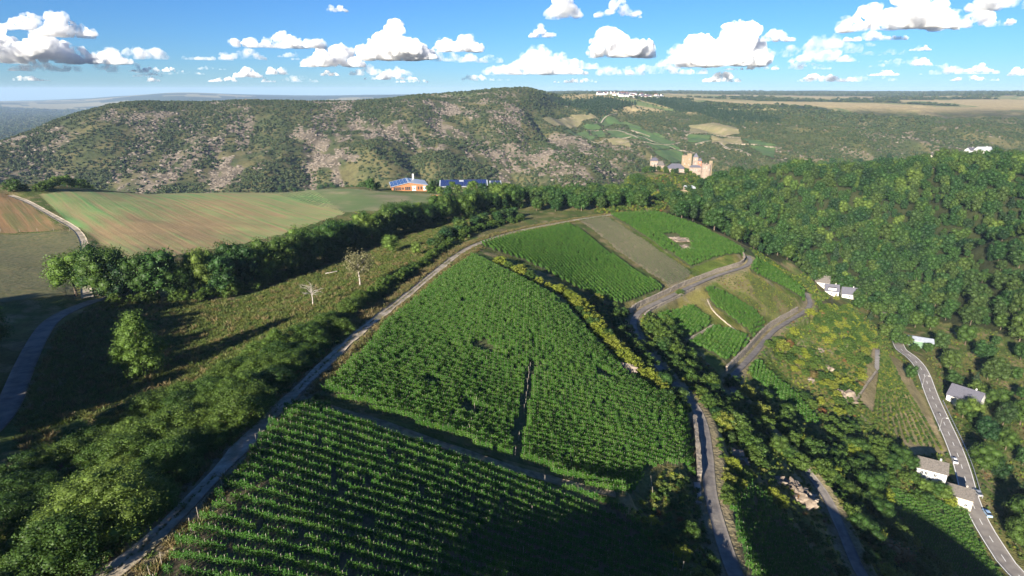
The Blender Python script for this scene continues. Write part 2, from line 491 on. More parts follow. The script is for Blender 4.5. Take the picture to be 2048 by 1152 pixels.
def uvpoly(uv, **kw):
    return G(uv, **kw)[:, :2]

# ------------------------------------------------------------------ land cover polygons (on the ground)
V = {}
V['near'] = uvpoly([(590, 812), (440, 1000), (330, 1135), (240, 1290), (1500, 1330), (1330, 1110), (1265, 1032), (1080, 972), (900, 912), (760, 862), (640, 815)])
V['spur'] = uvpoly([(655, 775), (780, 645), (872, 566), (945, 512), (1000, 540), (1120, 605), (1190, 685), (1248, 748), (1373, 838), (1388, 960), (1330, 930), (1290, 945), (1250, 1000),
                    (1080, 940), (900, 878), (760, 830), (640, 792)])
V['block'] = uvpoly([(958, 490), (1040, 468), (1140, 450), (1185, 482), (1325, 582), (1240, 610), (1185, 592), (1130, 566), (1050, 524), (990, 504)])
V['young'] = uvpoly([(1158, 441), (1213, 433), (1382, 545), (1372, 566), (1338, 575)])
V['crest'] = uvpoly([(1217, 431), (1310, 424), (1400, 455), (1488, 503), (1486, 514), (1380, 535)])
V['below_a'] = uvpoly([(1312, 632), (1385, 614), (1425, 648), (1365, 680)])
V['below_b'] = uvpoly([(1378, 688), (1428, 655), (1502, 688), (1452, 726)])
V['wedge'] = uvpoly([(1412, 582), (1420, 576), (1530, 655), (1505, 680), (1425, 612)])
V['nose'] = uvpoly([(1500, 540), (1514, 520), (1608, 580), (1608, 606), (1560, 572)])
V['shade'] = uvpoly([(1495, 742), (1520, 722), (1590, 790), (1640, 850), (1615, 852), (1560, 800)])
V['lower'] = uvpoly([(1465, 938), (1500, 962), (1560, 1030), (1650, 1130), (1690, 1230), (1520, 1230), (1465, 1040)])
V['road'] = uvpoly([(1775, 975), (1850, 1005), (1930, 1010), (1955, 1080), (2005, 1160), (1920, 1160), (1810, 1060)])
FIELD = uvpoly([(78, 389.5), (300, 388.5), (520, 385), (690, 427), (560, 470), (400, 503), (270, 530)])
BROWN = uvpoly([(-60, 389), (18, 390), (60, 408), (130, 460), (-60, 462)])
MEADOW = uvpoly([(-60, 464), (150, 464), (190, 492), (160, 560), (150, 592), (-60, 612)])
HALLMEADOW = uvpoly([(520, 385.5), (640, 379), (760, 383), (880, 388), (910, 398), (860, 424), (690, 425)], smax=600)
FOREST = uvpoly([(1325, 430), (1440, 372), (1500, 358), (1600, 340), (1800, 325), (1900, 318), (2048, 335), (2150, 335), (2150, 720), (1980, 660), (1880, 645), (1800, 650), (1740, 612), (1640, 565), (1560, 525), (1490, 490), (1400, 450)])
GRAVEL = uvpoly([(1420, 560), (1500, 545), (1600, 610), (1560, 640), (1520, 630)])
TERRACE = uvpoly([(1745, 690), (1800, 720), (1850, 800), (1895, 905), (1830, 910), (1720, 800)])
HOLLOW = uvpoly([(180, 600), (480, 600), (860, 455), (1040, 425), (1000, 440), (900, 500), (720, 620), (520, 760), (330, 800), (180, 760)])

# ------------------------------------------------------------------ ground sheet
def build_ground():
    t = np.radians
    th_f = np.linspace(t(-50), t(50), 640)
    th_b = np.linspace(t(50), t(310), 150)[1:-1]
    th = np.r_[th_f, th_b]
    rr = np.r_[np.array([2.0, 10, 20, 30, 40]), np.geomspace(46, 520, 400), np.geomspace(525, 3200, 190)[1:], np.geomspace(3300, 16000, 45)]
    TH, RR = np.meshgrid(th, rr)
    x = (RR * np.sin(TH)).ravel(); y = (RR * np.cos(TH)).ravel()
    z = h(x, y)
    far = np.hypot(x, y)
    z = z - np.where(far > 12000, (far - 12000) * 0.02, 0)
    nT, nR = len(th), len(rr)
    i, j = np.meshgrid(np.arange(nR - 1), np.arange(nT), indexing='ij')
    a = (i * nT + j).ravel(); b = (i * nT + (j + 1) % nT).ravel(); c = ((i + 1) * nT + (j + 1) % nT).ravel(); d = ((i + 1) * nT + j).ravel()
    faces = np.stack([d, c, b, a], 1)
    # land cover as real base colours
    def C(*c): return np.array(c)[None]
    n1 = fbm(x, y, 14, 4, 31)[:, None]; n2 = fbm(x, y, 60, 4, 41)[:, None]; n3 = fbm(x, y, 5, 3, 51)[:, None]
    def mix(p, q, w): return p * (1 - w) + q * w
    grass = mix(C(.060, .085, .022), C(.120, .115, .040), sstep(.40, .62, n1))
    grass = mix(grass, C(.20, .155, .085), sstep(.58, .72, n3) * .7)
    col = grass
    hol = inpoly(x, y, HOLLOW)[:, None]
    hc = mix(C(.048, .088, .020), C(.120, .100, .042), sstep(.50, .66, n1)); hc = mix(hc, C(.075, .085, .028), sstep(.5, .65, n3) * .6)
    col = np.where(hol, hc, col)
    r = far[:, None]
    # gorge sides: bare slate, dry turf, scrub soil
    g1 = fbm(x + .3 * y, y * .5, 110, 5, 61)[:, None]; g2 = fbm(x, y, 35, 4, 71)[:, None]
    rockc = mix(C(.080, .066, .050), C(.150, .124, .094), sstep(.35, .65, g2))
    turf = mix(C(.050, .062, .024), C(.100, .092, .040), sstep(.4, .65, g2))
    az = np.degrees(np.arctan2(x, y))[:, None]
    g3 = fbm(x * 1.6 + .5 * y, y * .6, 42, 4, 64)[:, None]
    rockiness = sstep(.45, .56, g1) * sstep(.40, .55, g3) * (1 - .55 * sstep(0, 22, az))
    gorge = mix(turf, rockc, rockiness)
    zz = z[:, None]
    plateau = sstep(-76, -58, zz) * sstep(1650, 2000, r)
    fld = fbm(x, y, 330, 2, 81)[:, None]
    pl = np.where(fld > .56, C(.34, .27, .14), np.where(fld > .47, C(.13, .17, .06), np.where(fld > .40, C(.27, .23, .11), C(.025, .042, .018))))
    gorge = mix(gorge, pl, plateau)
    leftfar = sstep(2200, 2600, r) * (az < -18)
    lf = np.where(fbm(x, y, 700, 3, 91)[:, None] > .64, C(.27, .22, .11), C(.022, .038, .018))
    gorge = mix(gorge, lf, leftfar)
    veryfar = sstep(4500, 5500, r)
    gorge = mix(gorge, np.where(fbm(x, y, 1200, 3, 95)[:, None] > .66, C(.22, .19, .10), C(.020, .034, .018)), veryfar)
    col = mix(col, gorge, sstep(740, 800, r))
    fo = inpoly(x, y, FOREST)[:, None]
    col = np.where(fo, C(.030, .036, .014), col)
    # valley slope: yellowish turf with bare patches
    vs_ = (x > 70) & (x < 240) & (y < 330) & (z > -144)
    vc = mix(C(.085, .120, .022), C(.19, .17, .050), sstep(.42, .6, n1)); vc = mix(vc, C(.15, .10, .045), sstep(.62, .74, n2) * .4); vc = mix(vc, C(.25, .21, .14), sstep(.66, .76, n3) * .6)
    col = np.where(vs_[:, None] & ~fo, vc, col)
    gv = inpoly(x, y, GRAVEL)[:, None]
    col = np.where(gv, mix(C(.20, .17, .075), C(.115, .135, .035), sstep(.40, .62, n1)), col)
    tr = inpoly(x, y, TERRACE)[:, None]
    col = np.where(tr, mix(C(.30, .235, .14), C(.20, .17, .085), sstep(.35, .65, n1)), col)
    # verges of the tracks: worn dry earth
    for p, w, k in ((P_ridge, 3.0, .75), (P_laneA, 3.4, .6), (P_laneB, 3.4, .6)):
        m = (far < 520)
        dd = np.full(len(x), 1e9); dd[m] = path_dist(x[m], y[m], p)
        col = mix(col, C(.25, .20, .135), ((1 - sstep(w - 1.0, w + 1.6, dd + 2.2 * (n3[:, 0] - .5))) * k)[:, None])
    verts = np.stack([x, y, z + CZ], 1)
    m, nt, out = mat('ground cover')
    b_ = nd(nt, 'ShaderNodeBsdfPrincipled'); b_.inputs['Roughness'].default_value = .95; b_.inputs['Specular IOR Level'].default_value = .1
    at = nd(nt, 'ShaderNodeAttribute', attribute_name='cover')
    geo = nd(nt, 'ShaderNodeNewGeometry')
    t1 = nd(nt, 'ShaderNodeTexNoise'); t1.inputs['Scale'].default_value = 1.3; t1.inputs['Detail'].default_value = 6
    t2 = nd(nt, 'ShaderNodeTexNoise'); t2.inputs['Scale'].default_value = .16; t2.inputs['Detail'].default_value = 8
    nt.links.new(geo.outputs['Position'], t1.inputs['Vector']); nt.links.new(geo.outputs['Position'], t2.inputs['Vector'])
    s1 = nd(nt, 'ShaderNodeMath', operation='ADD'); nt.links.new(t1.outputs['Fac'], s1.inputs[0]); nt.links.new(t2.outputs['Fac'], s1.inputs[1])
    mp = nd(nt, 'ShaderNodeMapping'); mp.inputs['Scale'].default_value = (.055, .022, .11); mp.inputs['Rotation'].default_value = (0, 0, .5); nt.links.new(geo.outputs['Position'], mp.inputs['Vector'])
    t3 = nd(nt, 'ShaderNodeTexNoise'); t3.inputs['Scale'].default_value = 1.0; t3.inputs['Detail'].default_value = 9; t3.inputs['Roughness'].default_value = .68; nt.links.new(mp.outputs[0], t3.inputs['Vector'])
    s3 = nd(nt, 'ShaderNodeMath', operation='MULTIPLY_ADD'); nt.links.new(t3.outputs['Fac'], s3.inputs[0]); s3.inputs[1].default_value = 1.0; nt.links.new(s1.outputs[0], s3.inputs[2])
    s1_ = s1; s1 = s3
    mr = nd(nt, 'ShaderNodeMapRange'); mr.inputs['From Min'].default_value = 1.0; mr.inputs['From Max'].default_value = 2.0; mr.inputs['To Min'].default_value = .45; mr.inputs['To Max'].default_value = 1.55
    nt.links.new(s1.outputs[0], mr.inputs['Value'])
    mx = nd(nt, 'ShaderNodeMix', data_type='RGBA', blend_type='MULTIPLY'); mx.inputs['Factor'].default_value = 1
    nt.links.new(at.outputs['Color'], mx.inputs['A']); nt.links.new(mr.outputs[0], mx.inputs['B'])
    nt.links.new(mx.outputs['Result'], b_.inputs['Base Color'])
    bp = nd(nt, 'ShaderNodeBump'); bp.inputs['Strength'].default_value = .9; bp.inputs['Distance'].default_value = .6
    nt.links.new(s1.outputs[0], bp.inputs['Height']); nt.links.new(bp.outputs[0], b_.inputs['Normal'])
    nt.links.new(b_.outputs[0], out.inputs[0])
    me = new_mesh('ground', verts, faces, m, smooth=True)
    ca = me.color_attributes.new('cover', 'FLOAT_COLOR', 'POINT')
    ca.data.foreach_set('color', np.c_[col, np.ones(len(col))].astype(np.float32).ravel())
    return tag(link('ground', me), kind='structure')
build_ground()

# ------------------------------------------------------------------ draped sheets
def sheet(name, poly, cell, lift, material, kind='structure', jit=0.0):
    poly = np.asarray(poly)
    x0, y0 = poly.min(0) - cell; x1, y1 = poly.max(0) + cell
    nx, ny = int((x1 - x0) / cell) + 2, int((y1 - y0) / cell) + 2
    gx = x0 + np.arange(nx) * cell; gy = y0 + np.arange(ny) * cell
    X, Y = np.meshgrid(gx, gy)
    # pull border nodes on to the outline by testing the cell centres
    cx, cy = X[:-1, :-1] + cell / 2, Y[:-1, :-1] + cell / 2
    if jit: 
        cxj = cx + (fbm(cx, cy, 9, 2, 5) - .5) * jit; cyj = cy + (fbm(cx, cy, 9, 2, 6) - .5) * jit
    else: cxj, cyj = cx, cy
    keep = inpoly(cxj, cyj, poly)
    idx = np.arange(nx * ny).reshape(ny, nx)
    F = np.stack([idx[:-1, :-1][keep], idx[:-1, 1:][keep], idx[1:, 1:][keep], idx[1:, :-1][keep]], 1)
    used, inv = np.unique(F, return_inverse=True)
    F = inv.reshape(F.shape)
    x, y = X.ravel()[used], Y.ravel()[used]
    z = h(x, y) + lift
    me = new_mesh(name, np.stack([x, y, z + CZ], 1), F, material, smooth=True)
    return tag(link(name, me), kind=kind)

def ribbon(name, p, hw, lift, material, wob=0.0, kind='structure', side=0.0, crown=0.04):
    p = np.asarray(p); n = len(p)
    d = np.gradient(p[:, :2], axis=0); d /= np.linalg.norm(d, axis=1)[:, None] + 1e-9
    nrm = np.stack([d[:, 1], -d[:, 0]], 1)
    offs = np.array([-1, -.5, 0, .5, 1.0]); v = []
    w = hw * (1 + wob * (fbm(p[:, 0], p[:, 1], 7, 2, 9) - .5) * 2) if wob else np.full(n, hw)
    for k in offs:
        q = p[:, :2] + nrm * (k * w + side)[:, None]
        v.append(np.c_[q, p[:, 2] + lift + crown * (1 - abs(k)) + CZ])
    v = np.stack(v, 1).reshape(-1, 3)
    i, j = np.meshgrid(np.arange(n - 1), np.arange(4), indexing='ij')
    a = (i * 5 + j).ravel()
    F = np.stack([a, a + 1, a + 6, a + 5], 1)
    # skirts so that the ribbon has an edge
    nb = len(v); sk = v.reshape(n, 5, 3)[:, [0, 4]].copy(); sk[:, :, 2] -= lift + .3
    v = np.vstack([v, sk.reshape(-1, 3)])
    i = np.arange(n - 1)
    F = np.vstack([F, np.stack([nb + i * 2, i * 5, (i + 1) * 5, nb + (i + 1) * 2], 1)[:, ::-1], np.stack([i * 5 + 4, nb + i * 2 + 1, nb + (i + 1) * 2 + 1, (i + 1) * 5 + 4], 1)[:, ::-1]])
    F = F[:, ::-1]
    me = new_mesh(name, v, F, material, smooth=True)
    o = link(name, me)
    if kind: tag(o, kind=kind)
    return o

def track_mat(name, cols, rut, scale):
    m = simple_mat(name, cols, scale, .95, .5, 8); nt = m.node_tree
    b = [n for n in nt.nodes if n.type == 'BSDF_PRINCIPLED'][0]; src = b.inputs['Base Color'].links[0].from_socket
    geo = nd(nt, 'ShaderNodeNewGeometry'); t = nd(nt, 'ShaderNodeTexNoise'); t.inputs['Scale'].default_value = .22; t.inputs['Detail'].default_value = 6
    nt.links.new(geo.outputs['Position'], t.inputs['Vector'])
    r = nd(nt, 'ShaderNodeMapRange'); r.inputs['From Min'].default_value = .48; r.inputs['From Max'].default_value = .66; nt.links.new(t.outputs['Fac'], r.inputs['Value'])
    mx = nd(nt, 'ShaderNodeMix', data_type='RGBA'); nt.links.new(r.outputs[0], mx.inputs['Factor']); nt.links.new(src, mx.inputs['A']); mx.inputs['B'].default_value = (*rut, 1)
    nt.links.new(mx.outputs['Result'], b.inputs['Base Color'])
    return m
M['gravel'] = simple_mat('pale gravel track', [(.24, .20, .15), (.34, .29, .225), (.42, .37, .29)], .8, .95, .5, 8)
M['asphalt'] = simple_mat('worn asphalt', [(.13, .12, .115), (.17, .155, .145), (.21, .19, .175)], .5, .9, .2, 8)
M['roadasphalt'] = simple_mat('road asphalt', [(.16, .145, .135), (.20, .18, .165), (.235, .215, .195)], .35, .9, .2, 8)
M['earth'] = simple_mat('trodden earth', [(.10, .085, .055), (.17, .14, .09), (.22, .18, .12)], .9, .95, .6, 8)
M['gravel'] = track_mat('pale gravel track', [(.22, .185, .14), (.32, .27, .21), (.40, .35, .27)], (.17, .15, .09), .9)
M['asphalt'] = track_mat('worn asphalt', [(.115, .105, .10), (.155, .14, .13), (.19, .17, .155)], (.22, .195, .165), .6)
M['paint'] = simple_mat('white road paint', [(.62, .62, .60), (.80, .80, .78)], 2, .7)
M['soil'] = simple_mat('vineyard soil', [(.060, .050, .030), (.105, .085, .050), (.060, .075, .026)], .7, .95, .7, 8)
M['soil_green'] = simple_mat('grassed vineyard floor', [(.040, .060, .020), (.070, .085, .028), (.10, .085, .045)], .8, .95, .7, 8)
M['soil_brown'] = simple_mat('young vineyard soil', [(.15, .13, .075), (.21, .175, .105), (.14, .14, .07)], .5, .95, .6, 8)

def stripe_mat(name, direction, spacing, ca, cb, cc, big=.02):
    m, nt, out = mat(name)
    geo = nd(nt, 'ShaderNodeNewGeometry')
    dn = np.array([direction[1], -direction[0]]); dn = dn / np.linalg.norm(dn); dl = np.array(direction) / np.linalg.norm(direction)
    dot = nd(nt, 'ShaderNodeVectorMath', operation='DOT_PRODUCT'); dot.inputs[1].default_value = (dn[0], dn[1], 0)
    dot2 = nd(nt, 'ShaderNodeVectorMath', operation='DOT_PRODUCT'); dot2.inputs[1].default_value = (dl[0], dl[1], 0)
    nt.links.new(geo.outputs['Position'], dot.inputs[0]); nt.links.new(geo.outputs['Position'], dot2.inputs[0])
    sc = nd(nt, 'ShaderNodeMath', operation='MULTIPLY'); sc.inputs[1].default_value = .035
    nt.links.new(dot2.outputs['Value'], sc.inputs[0])
    cmb = nd(nt, 'ShaderNodeCombineXYZ'); nt.links.new(dot.outputs['Value'], cmb.inputs[0]); nt.links.new(sc.outputs[0], cmb.inputs[1])
    t1 = nd(nt, 'ShaderNodeTexNoise'); t1.inputs['Scale'].default_value = 1 / spacing; t1.inputs['Detail'].default_value = 3
    nt.links.new(cmb.outputs[0], t1.inputs['Vector'])
    t2 = nd(nt, 'ShaderNodeTexNoise'); t2.inputs['Scale'].default_value = big; t2.inputs['Detail'].default_value = 5
    nt.links.new(geo.outputs['Position'], t2.inputs['Vector'])
    t3 = nd(nt, 'ShaderNodeTexNoise'); t3.inputs['Scale'].default_value = 1.1; t3.inputs['Detail'].default_value = 5
    nt.links.new(geo.outputs['Position'], t3.inputs['Vector'])
    ad = nd(nt, 'ShaderNodeMath', operation='ADD'); nt.links.new(t1.outputs['Fac'], ad.inputs[0]); nt.links.new(t2.outputs['Fac'], ad.inputs[1])
    ad2 = nd(nt, 'ShaderNodeMath', operation='MULTIPLY_ADD'); nt.links.new(t3.outputs['Fac'], ad2.inputs[0]); ad2.inputs[1].default_value = .35; nt.links.new(ad.outputs[0], ad2.inputs[2])
    r = nd(nt, 'ShaderNodeValToRGB'); el = r.color_ramp.elements
    mrn = nd(nt, 'ShaderNodeMapRange'); mrn.inputs['From Min'].default_value = .8; mrn.inputs['From Max'].default_value = 1.55
    nt.links.new(ad2.outputs[0], mrn.inputs['Value']); nt.links.new(mrn.outputs[0], r.inputs['Fac'])
    el[0].position = .2; el[0].color = (*ca, 1); el[1].position = .8; el[1].color = (*cc, 1); e = el.new(.5); e.color = (*cb, 1)
    b = nd(nt, 'ShaderNodeBsdfPrincipled'); b.inputs['Roughness'].default_value = .95; b.inputs['Specular IOR Level'].default_value = .1
    nt.links.new(r.outputs[0], b.inputs['Base Color'])
    bp = nd(nt, 'ShaderNodeBump'); bp.inputs['Strength'].default_value = .6; bp.inputs['Distance'].default_value = .4
    nt.links.new(ad2.outputs[0], bp.inputs['Height']); nt.links.new(bp.outputs[0], b.inputs['Normal'])
    nt.links.new(b.outputs[0], out.inputs[0])
    return m

_fd = FIELD[0] - FIELD[-1]
sheet('sown_field', FIELD, 2.2, .12, stripe_mat('sprouting crop', _fd, 3.0, (.30, .215, .11), (.24, .255, .105), (.14, .265, .085), .012))
sheet('ploughed_field', BROWN, 2.5, .12, stripe_mat('ploughed earth', _fd, 2.2, (.24, .14, .065), (.20, .13, .065), (.13, .12, .05), .02))
sheet('rough_meadow', MEADOW, 2.5, .12, simple_mat('rough meadow turf', [(.065, .075, .028), (.105, .105, .042), (.14, .115, .05)], .6, .95, .8, 8))
sheet('hall_meadow', HALLMEADOW, 2.5, .12, simple_mat('mown meadow', [(.075, .125, .035), (.105, .135, .05), (.20, .175, .095)], .045, .95, .4, 8))
for k, mt in (('near', 'soil'), ('spur', 'soil_green'), ('block', 'soil_green'), ('young', 'soil_brown'), ('crest', 'soil_green'), ('below_a', 'soil_green'), ('below_b', 'soil_green'),
              ('wedge', 'soil_green'), ('nose', 'soil_green'), ('shade', 'soil_green'), ('lower', 'soil'), ('road', 'soil_green')):
    sheet('vineyard_soil', V[k], 1.1, .10, M[mt], jit=2.0)

ribbon('gravel_track', P_ridge, 1.35, .16, M['gravel'], .35)
ribbon('vineyard_lane', P_laneA, 1.25, .16, M['asphalt'], .06)
ribbon('vineyard_lane', P_laneB, 1.25, .16, M['asphalt'], .10)
ribbon('valley_road', P_val, 3.0, .16, M['roadasphalt'])
ribbon('field_lane', P_left, 2.1, .16, M['asphalt'])
ribbon('farm_track', P_farm, 1.6, .16, M['gravel'], .2)
ribbon('vineyard_path', P_mid, 1.0, .14, M['earth'], .4)
gp = smooth_path(G([(640, 545), (760, 505), (870, 462), (960, 440), (1040, 418)]), 4); gp[:, 2] = h(gp[:, 0], gp[:, 1])
ribbon('meadow_path', gp, .7, .12, M['earth'], .5)
# painted lines of the valley road: two edge lines and a broken centre line
for sd in (-2.7, 2.7):
    ribbon('edge_line', P_val, .13, .20, M['paint'], side=sd, crown=.0)
L = np.r_[0, np.cumsum(np.hypot(*np.diff(P_val[:, :2], axis=0).T))]
for k in np.arange(0, L[-1] - 4, 9.0):
    tt = np.linspace(k, k + 3.2, 4)
    seg = np.stack([np.interp(tt, L, P_val[:, c]) for c in range(3)], 1)
    if seg[0, 1] > 120 and seg[0, 1] < 330: ribbon('centre_dash', seg, .10, .22, M['paint'], crown=.0)

# ------------------------------------------------------------------ plants: prototypes
def _ico():
    bm = bmesh.new(); bmesh.ops.create_icosphere(bm, subdivisions=1, radius=1.0)
    v = np.array([x.co[:] for x in bm.verts]); f = np.array([[q.index for q in x.verts] for x in bm.faces]); bm.free()
    return v, f
ICO_V, ICO_F = _ico()

def leaf_quads(c, nrm, size, rng, aspect=.62):
    n = len(c)
    nrm = nrm / (np.linalg.norm(nrm, axis=1)[:, None] + 1e-9)
    t = rng.normal(size=(n, 3)); t -= (t * nrm).sum(1)[:, None] * nrm; t /= np.linalg.norm(t, axis=1)[:, None] + 1e-9
    b = np.cross(nrm, t)
    s = (size * rng.uniform(.65, 1.35, n))[:, None]
    v = np.stack([c - t * s, c - b * s * aspect + nrm * s * .15, c + t * s, c + b * s * aspect + nrm * s * .15], 1).reshape(-1, 3)
    f = np.arange(4 * n).reshape(-1, 4)
    return v, f

def crown_mesh(name, lobes, nleaf, lsize, material, seed, core=.72, up=.25, shell=(.72, 1.10)):
    """foliage spread over the surface of many lobes, with a dense leafy core in each"""
    rng = np.random.default_rng(seed)
    lobes = np.asarray(lobes, float)           # x y z rx rz
    area = lobes[:, 3] * lobes[:, 4]
    pick = rng.choice(len(lobes), nleaf, p=area / area.sum())
    d = rng.normal(size=(nleaf, 3)); d[:, 2] += up; d /= np.linalg.norm(d, axis=1)[:, None]
    rad = np.stack([lobes[pick, 3], lobes[pick, 3], lobes[pick, 4]], 1)
    lump = 1 + .22 * np.sin(d[:, 0] * 7 + pick) * np.sin(d[:, 1] * 6 + 2 * pick) + .12 * np.sin(d[:, 2] * 11 + pick)
    c = lobes[pick, :3] + d * rad * (rng.uniform(*shell, nleaf) * lump)[:, None]
    nn = d * .9 + rng.normal(size=(nleaf, 3)) * .65 + np.array([0, 0, .35])
    v, f = leaf_quads(c, nn, np.full(nleaf, lsize), rng)
    V_, F_ = [v], [f]; off = len(v)
    if core:
        for L in lobes:
            cv = ICO_V * (1 + rng.uniform(-.18, .18, (len(ICO_V), 1))) * np.array([L[3], L[3], L[4]]) * core + L[:3]
            V_.append(cv); F_.append(np.c_[ICO_F, ICO_F[:, 2]] + off); off += len(cv)
    v = np.vstack(V_)
    # triangles of the cores are kept as triangles
    nq = len(f)
    faces = [tuple(q) for q in F_[0]] if not core else None
    if core:
        tri = np.vstack(F_[1:])[:, :3]
        me = bpy.data.meshes.new(name)
        me.vertices.add(len(v)); me.vertices.foreach_set('co', v.astype(np.float32).ravel())
        li = np.r_[f.ravel(), tri.ravel()].astype(np.int32)
        me.loops.add(len(li)); me.loops.foreach_set('vertex_index', li)
        tot = np.r_[np.full(nq, 4), np.full(len(tri), 3)].astype(np.int32)
        st = np.r_[0, np.cumsum(tot)[:-1]].astype(np.int32)
        me.polygons.add(len(tot)); me.polygons.foreach_set('loop_start', st); me.polygons.foreach_set('loop_total', tot)
        me.materials.append(material); me.update(calc_edges=True)
        return me
    return new_mesh(name, v, f, material)

def lobes_round(seed, n=12, cz=.60, R=.34, H=.36, lr=(.15, .24)):
    rng = np.random.default_rng(seed); out = []
    for i in range(n):
        a = 2 * math.pi * (i * .618) + rng.uniform(-.4, .4); t = (i + .5) / n
        zz = cz + H * (1.7 * t - .85) ; k = math.sqrt(max(.05, 1 - ((zz - cz) / (H * 1.1)) ** 2))
        rr = R * k * rng.uniform(.45, .85); l = rng.uniform(*lr)
        out.append((rr * math.cos(a), rr * math.sin(a), zz, l, l * rng.uniform(.75, 1.0)))
    out.append((0, 0, cz, R * .6, H * .7))
    return out

def lobes_cone(seed, n=16, R=.38, z0=.14, top=.97):
    rng = np.random.default_rng(seed); out = []
    for i in range(n):
        t = (i + .5) / n; zz = z0 + (top - z0) * t
        k = min(1.0, (1 - t) * 1.25 + .06) * min(1, .55 + t * 2.2)
        a = 2 * math.pi * i * .618
        out.append((R * .55 * k * math.cos(a), R * .55 * k * math.sin(a), zz, max(.05, R * .62 * k), max(.05, .13 * (1.2 - t))))
    return out

def lobes_bush(seed, n=9, R=.42):
    rng = np.random.default_rng(seed); out = []
    for i in range(n):
        a = rng.uniform(0, 2 * math.pi); rr = R * math.sqrt(rng.uniform(0, 1)) * .85
        l = rng.uniform(.18, .30); zz = rng.uniform(.25, .74) * (1 - .45 * rr / R)
        out.append((rr * math.cos(a), rr * math.sin(a), zz, l, l * .9))
    out.append((0, 0, .30, R * .7, .30))
    return out

def lobes_fluffy(seed, n=34, R=.42, lo=.16, hi=.92, cone=0.0):
    rng = np.random.default_rng(seed); out = []
    for i in range(n):
        a = 2 * math.pi * i * .618 + rng.uniform(-.3, .3); t = (i + .5) / n
        zz = lo + (hi - lo) * t
        env = math.sqrt(max(.02, 1 - (2 * t - .75) ** 2 / 1.6)) if not cone else min(1.0, (1 - t) * 1.5 + .05) * min(1, .6 + 2 * t)
        rr = R * env * rng.uniform(.55, .95); l = rng.uniform(.085, .15) * (1 if not cone else .8)
        out.append((rr * math.cos(a), rr * math.sin(a), zz, l, l * rng.uniform(.7, 1.1)))
    out.append((0, 0, lo + (hi - lo) * .35, R * .55, (hi - lo) * .36))
    return out

def trunk_mesh(name, seed, r=.022, fork=.42, top=.8, material=None, nl=6, spread=.26):
    rng = np.random.default_rng(seed); b = MB()
    b.tube([(0, 0, -.05), (.01, 0, .12), (.0, .01, fork), (.012, .0, top)], [r * 1.35, r, r * .75, r * .25], 7)
    for i in range(nl):
        a = 2 * math.pi * i / nl + rng.uniform(-.4, .4); z0 = fork * rng.uniform(.75, 1.25)
        e = spread * rng.uniform(.7, 1.1)
        b.tube([(0, 0, z0), (e * .5 * math.cos(a), e * .5 * math.sin(a), z0 + .13), (e * math.cos(a), e * math.sin(a), z0 + .30)], [r * .5, r * .35, r * .12], 5)
    return b.mesh(name, material or M['bark'])

def bark_stub(name): return trunk_mesh(name, 3, .03, .3, .6, None, 4, .2)

PR = {}
def proto(kind, crowns, trunk): PR[kind] = (crowns, trunk)
TR = trunk_mesh('trunk', 1); TR2 = trunk_mesh('trunk', 2, .018, .3, .86, None, 8, .2); TRB = trunk_mesh('stem', 4, .022, .14, .5, None, 7, .3)
proto('round', [crown_mesh('crown', lobes_round(s, 13), 4600, .0165, M['tree'], s) for s in (1, 2, 3)], TR)
proto('round_light', [crown_mesh('crown', lobes_round(s, 12), 4400, .0165, M['tree_light'], s) for s in (11, 12)], TR)
proto('oval_near', [crown_mesh('crown', lobes_fluffy(21, 64, .40, .14, .97, 1.0), 13000, .0105, M['tree_light'], 21, core=.55, shell=(.5, 1.25))], TR2)
proto('bush_near', [crown_mesh('crown', lobes_fluffy(s, 34, .46, .10, .80), 11000, .0135, M['shrub'], s, core=.5, shell=(.5, 1.25)) for s in (31, 32, 33)], TRB)
proto('bush_near_light', [crown_mesh('crown', lobes_fluffy(s, 60, .46, .10, .84), 22000, .0088, M['tree_light'], s, core=.5, shell=(.5, 1.28)) for s in (36, 37)], TRB)
proto('bush', [crown_mesh('crown', lobes_fluffy(s, 18, .44, .12, .80), 2000, .032, M['shrub'], s, core=.6) for s in (41, 42, 43)], TRB)
proto('bush_yellow', [crown_mesh('crown', lobes_fluffy(s, 18, .44, .12, .80), 1800, .033, M['shrub_yellow'], s, core=.6) for s in (46, 47)], TRB)
proto('bush_rust', [crown_mesh('crown', lobes_bush(s, 9), 1300, .042, M['shrub_rust'], s) for s in (48,)], TRB)
proto('wood', [crown_mesh('crown', lobes_round(s, 15, .56, .37, .40, (.12, .22)), 2600, .024, M['forest'], s, core=.70) for s in (51, 52, 53, 54)], TR)
proto('conifer', [crown_mesh('crown', lobes_cone(s, 18, .24, .08, .98), 1500, .026, M['conifer'], s, core=.6) for s in (61, 62)], TR2)
proto('pale', [crown_mesh('crown', lobes_round(71, 12, .66, .36, .28), 2600, .020, M['pale'], 71, core=0, shell=(.2, 1.15))], trunk_mesh('trunk', 5, .020, .46, .92, M['deadwood'], 9, .34))

QUEUE = []
def place_plants(kind, xy, height, width, name, label, cat, group=None, rng=None, zoff=-.15):
    """one thing (Empty > crown, trunk) for every plant; set out together by plant_all"""
    xy = np.asarray(xy, float).reshape(-1, 2); n = len(xy); rng = rng or RNG
    hh = np.broadcast_to(height, n); ww = np.broadcast_to(width, n)
    for i in range(n):
        QUEUE.append((xy[i, 0], xy[i, 1], zoff, kind, float(hh[i]), float(ww[i]), name, label, cat, group, float(rng.uniform(0, 6.283)), float(rng.uniform())))

def ordinal(n):
    return '%d%s' % (n, 'th' if 10 <= n % 100 <= 20 else {1: 'st', 2: 'nd', 3: 'rd'}.get(n % 10, 'th'))

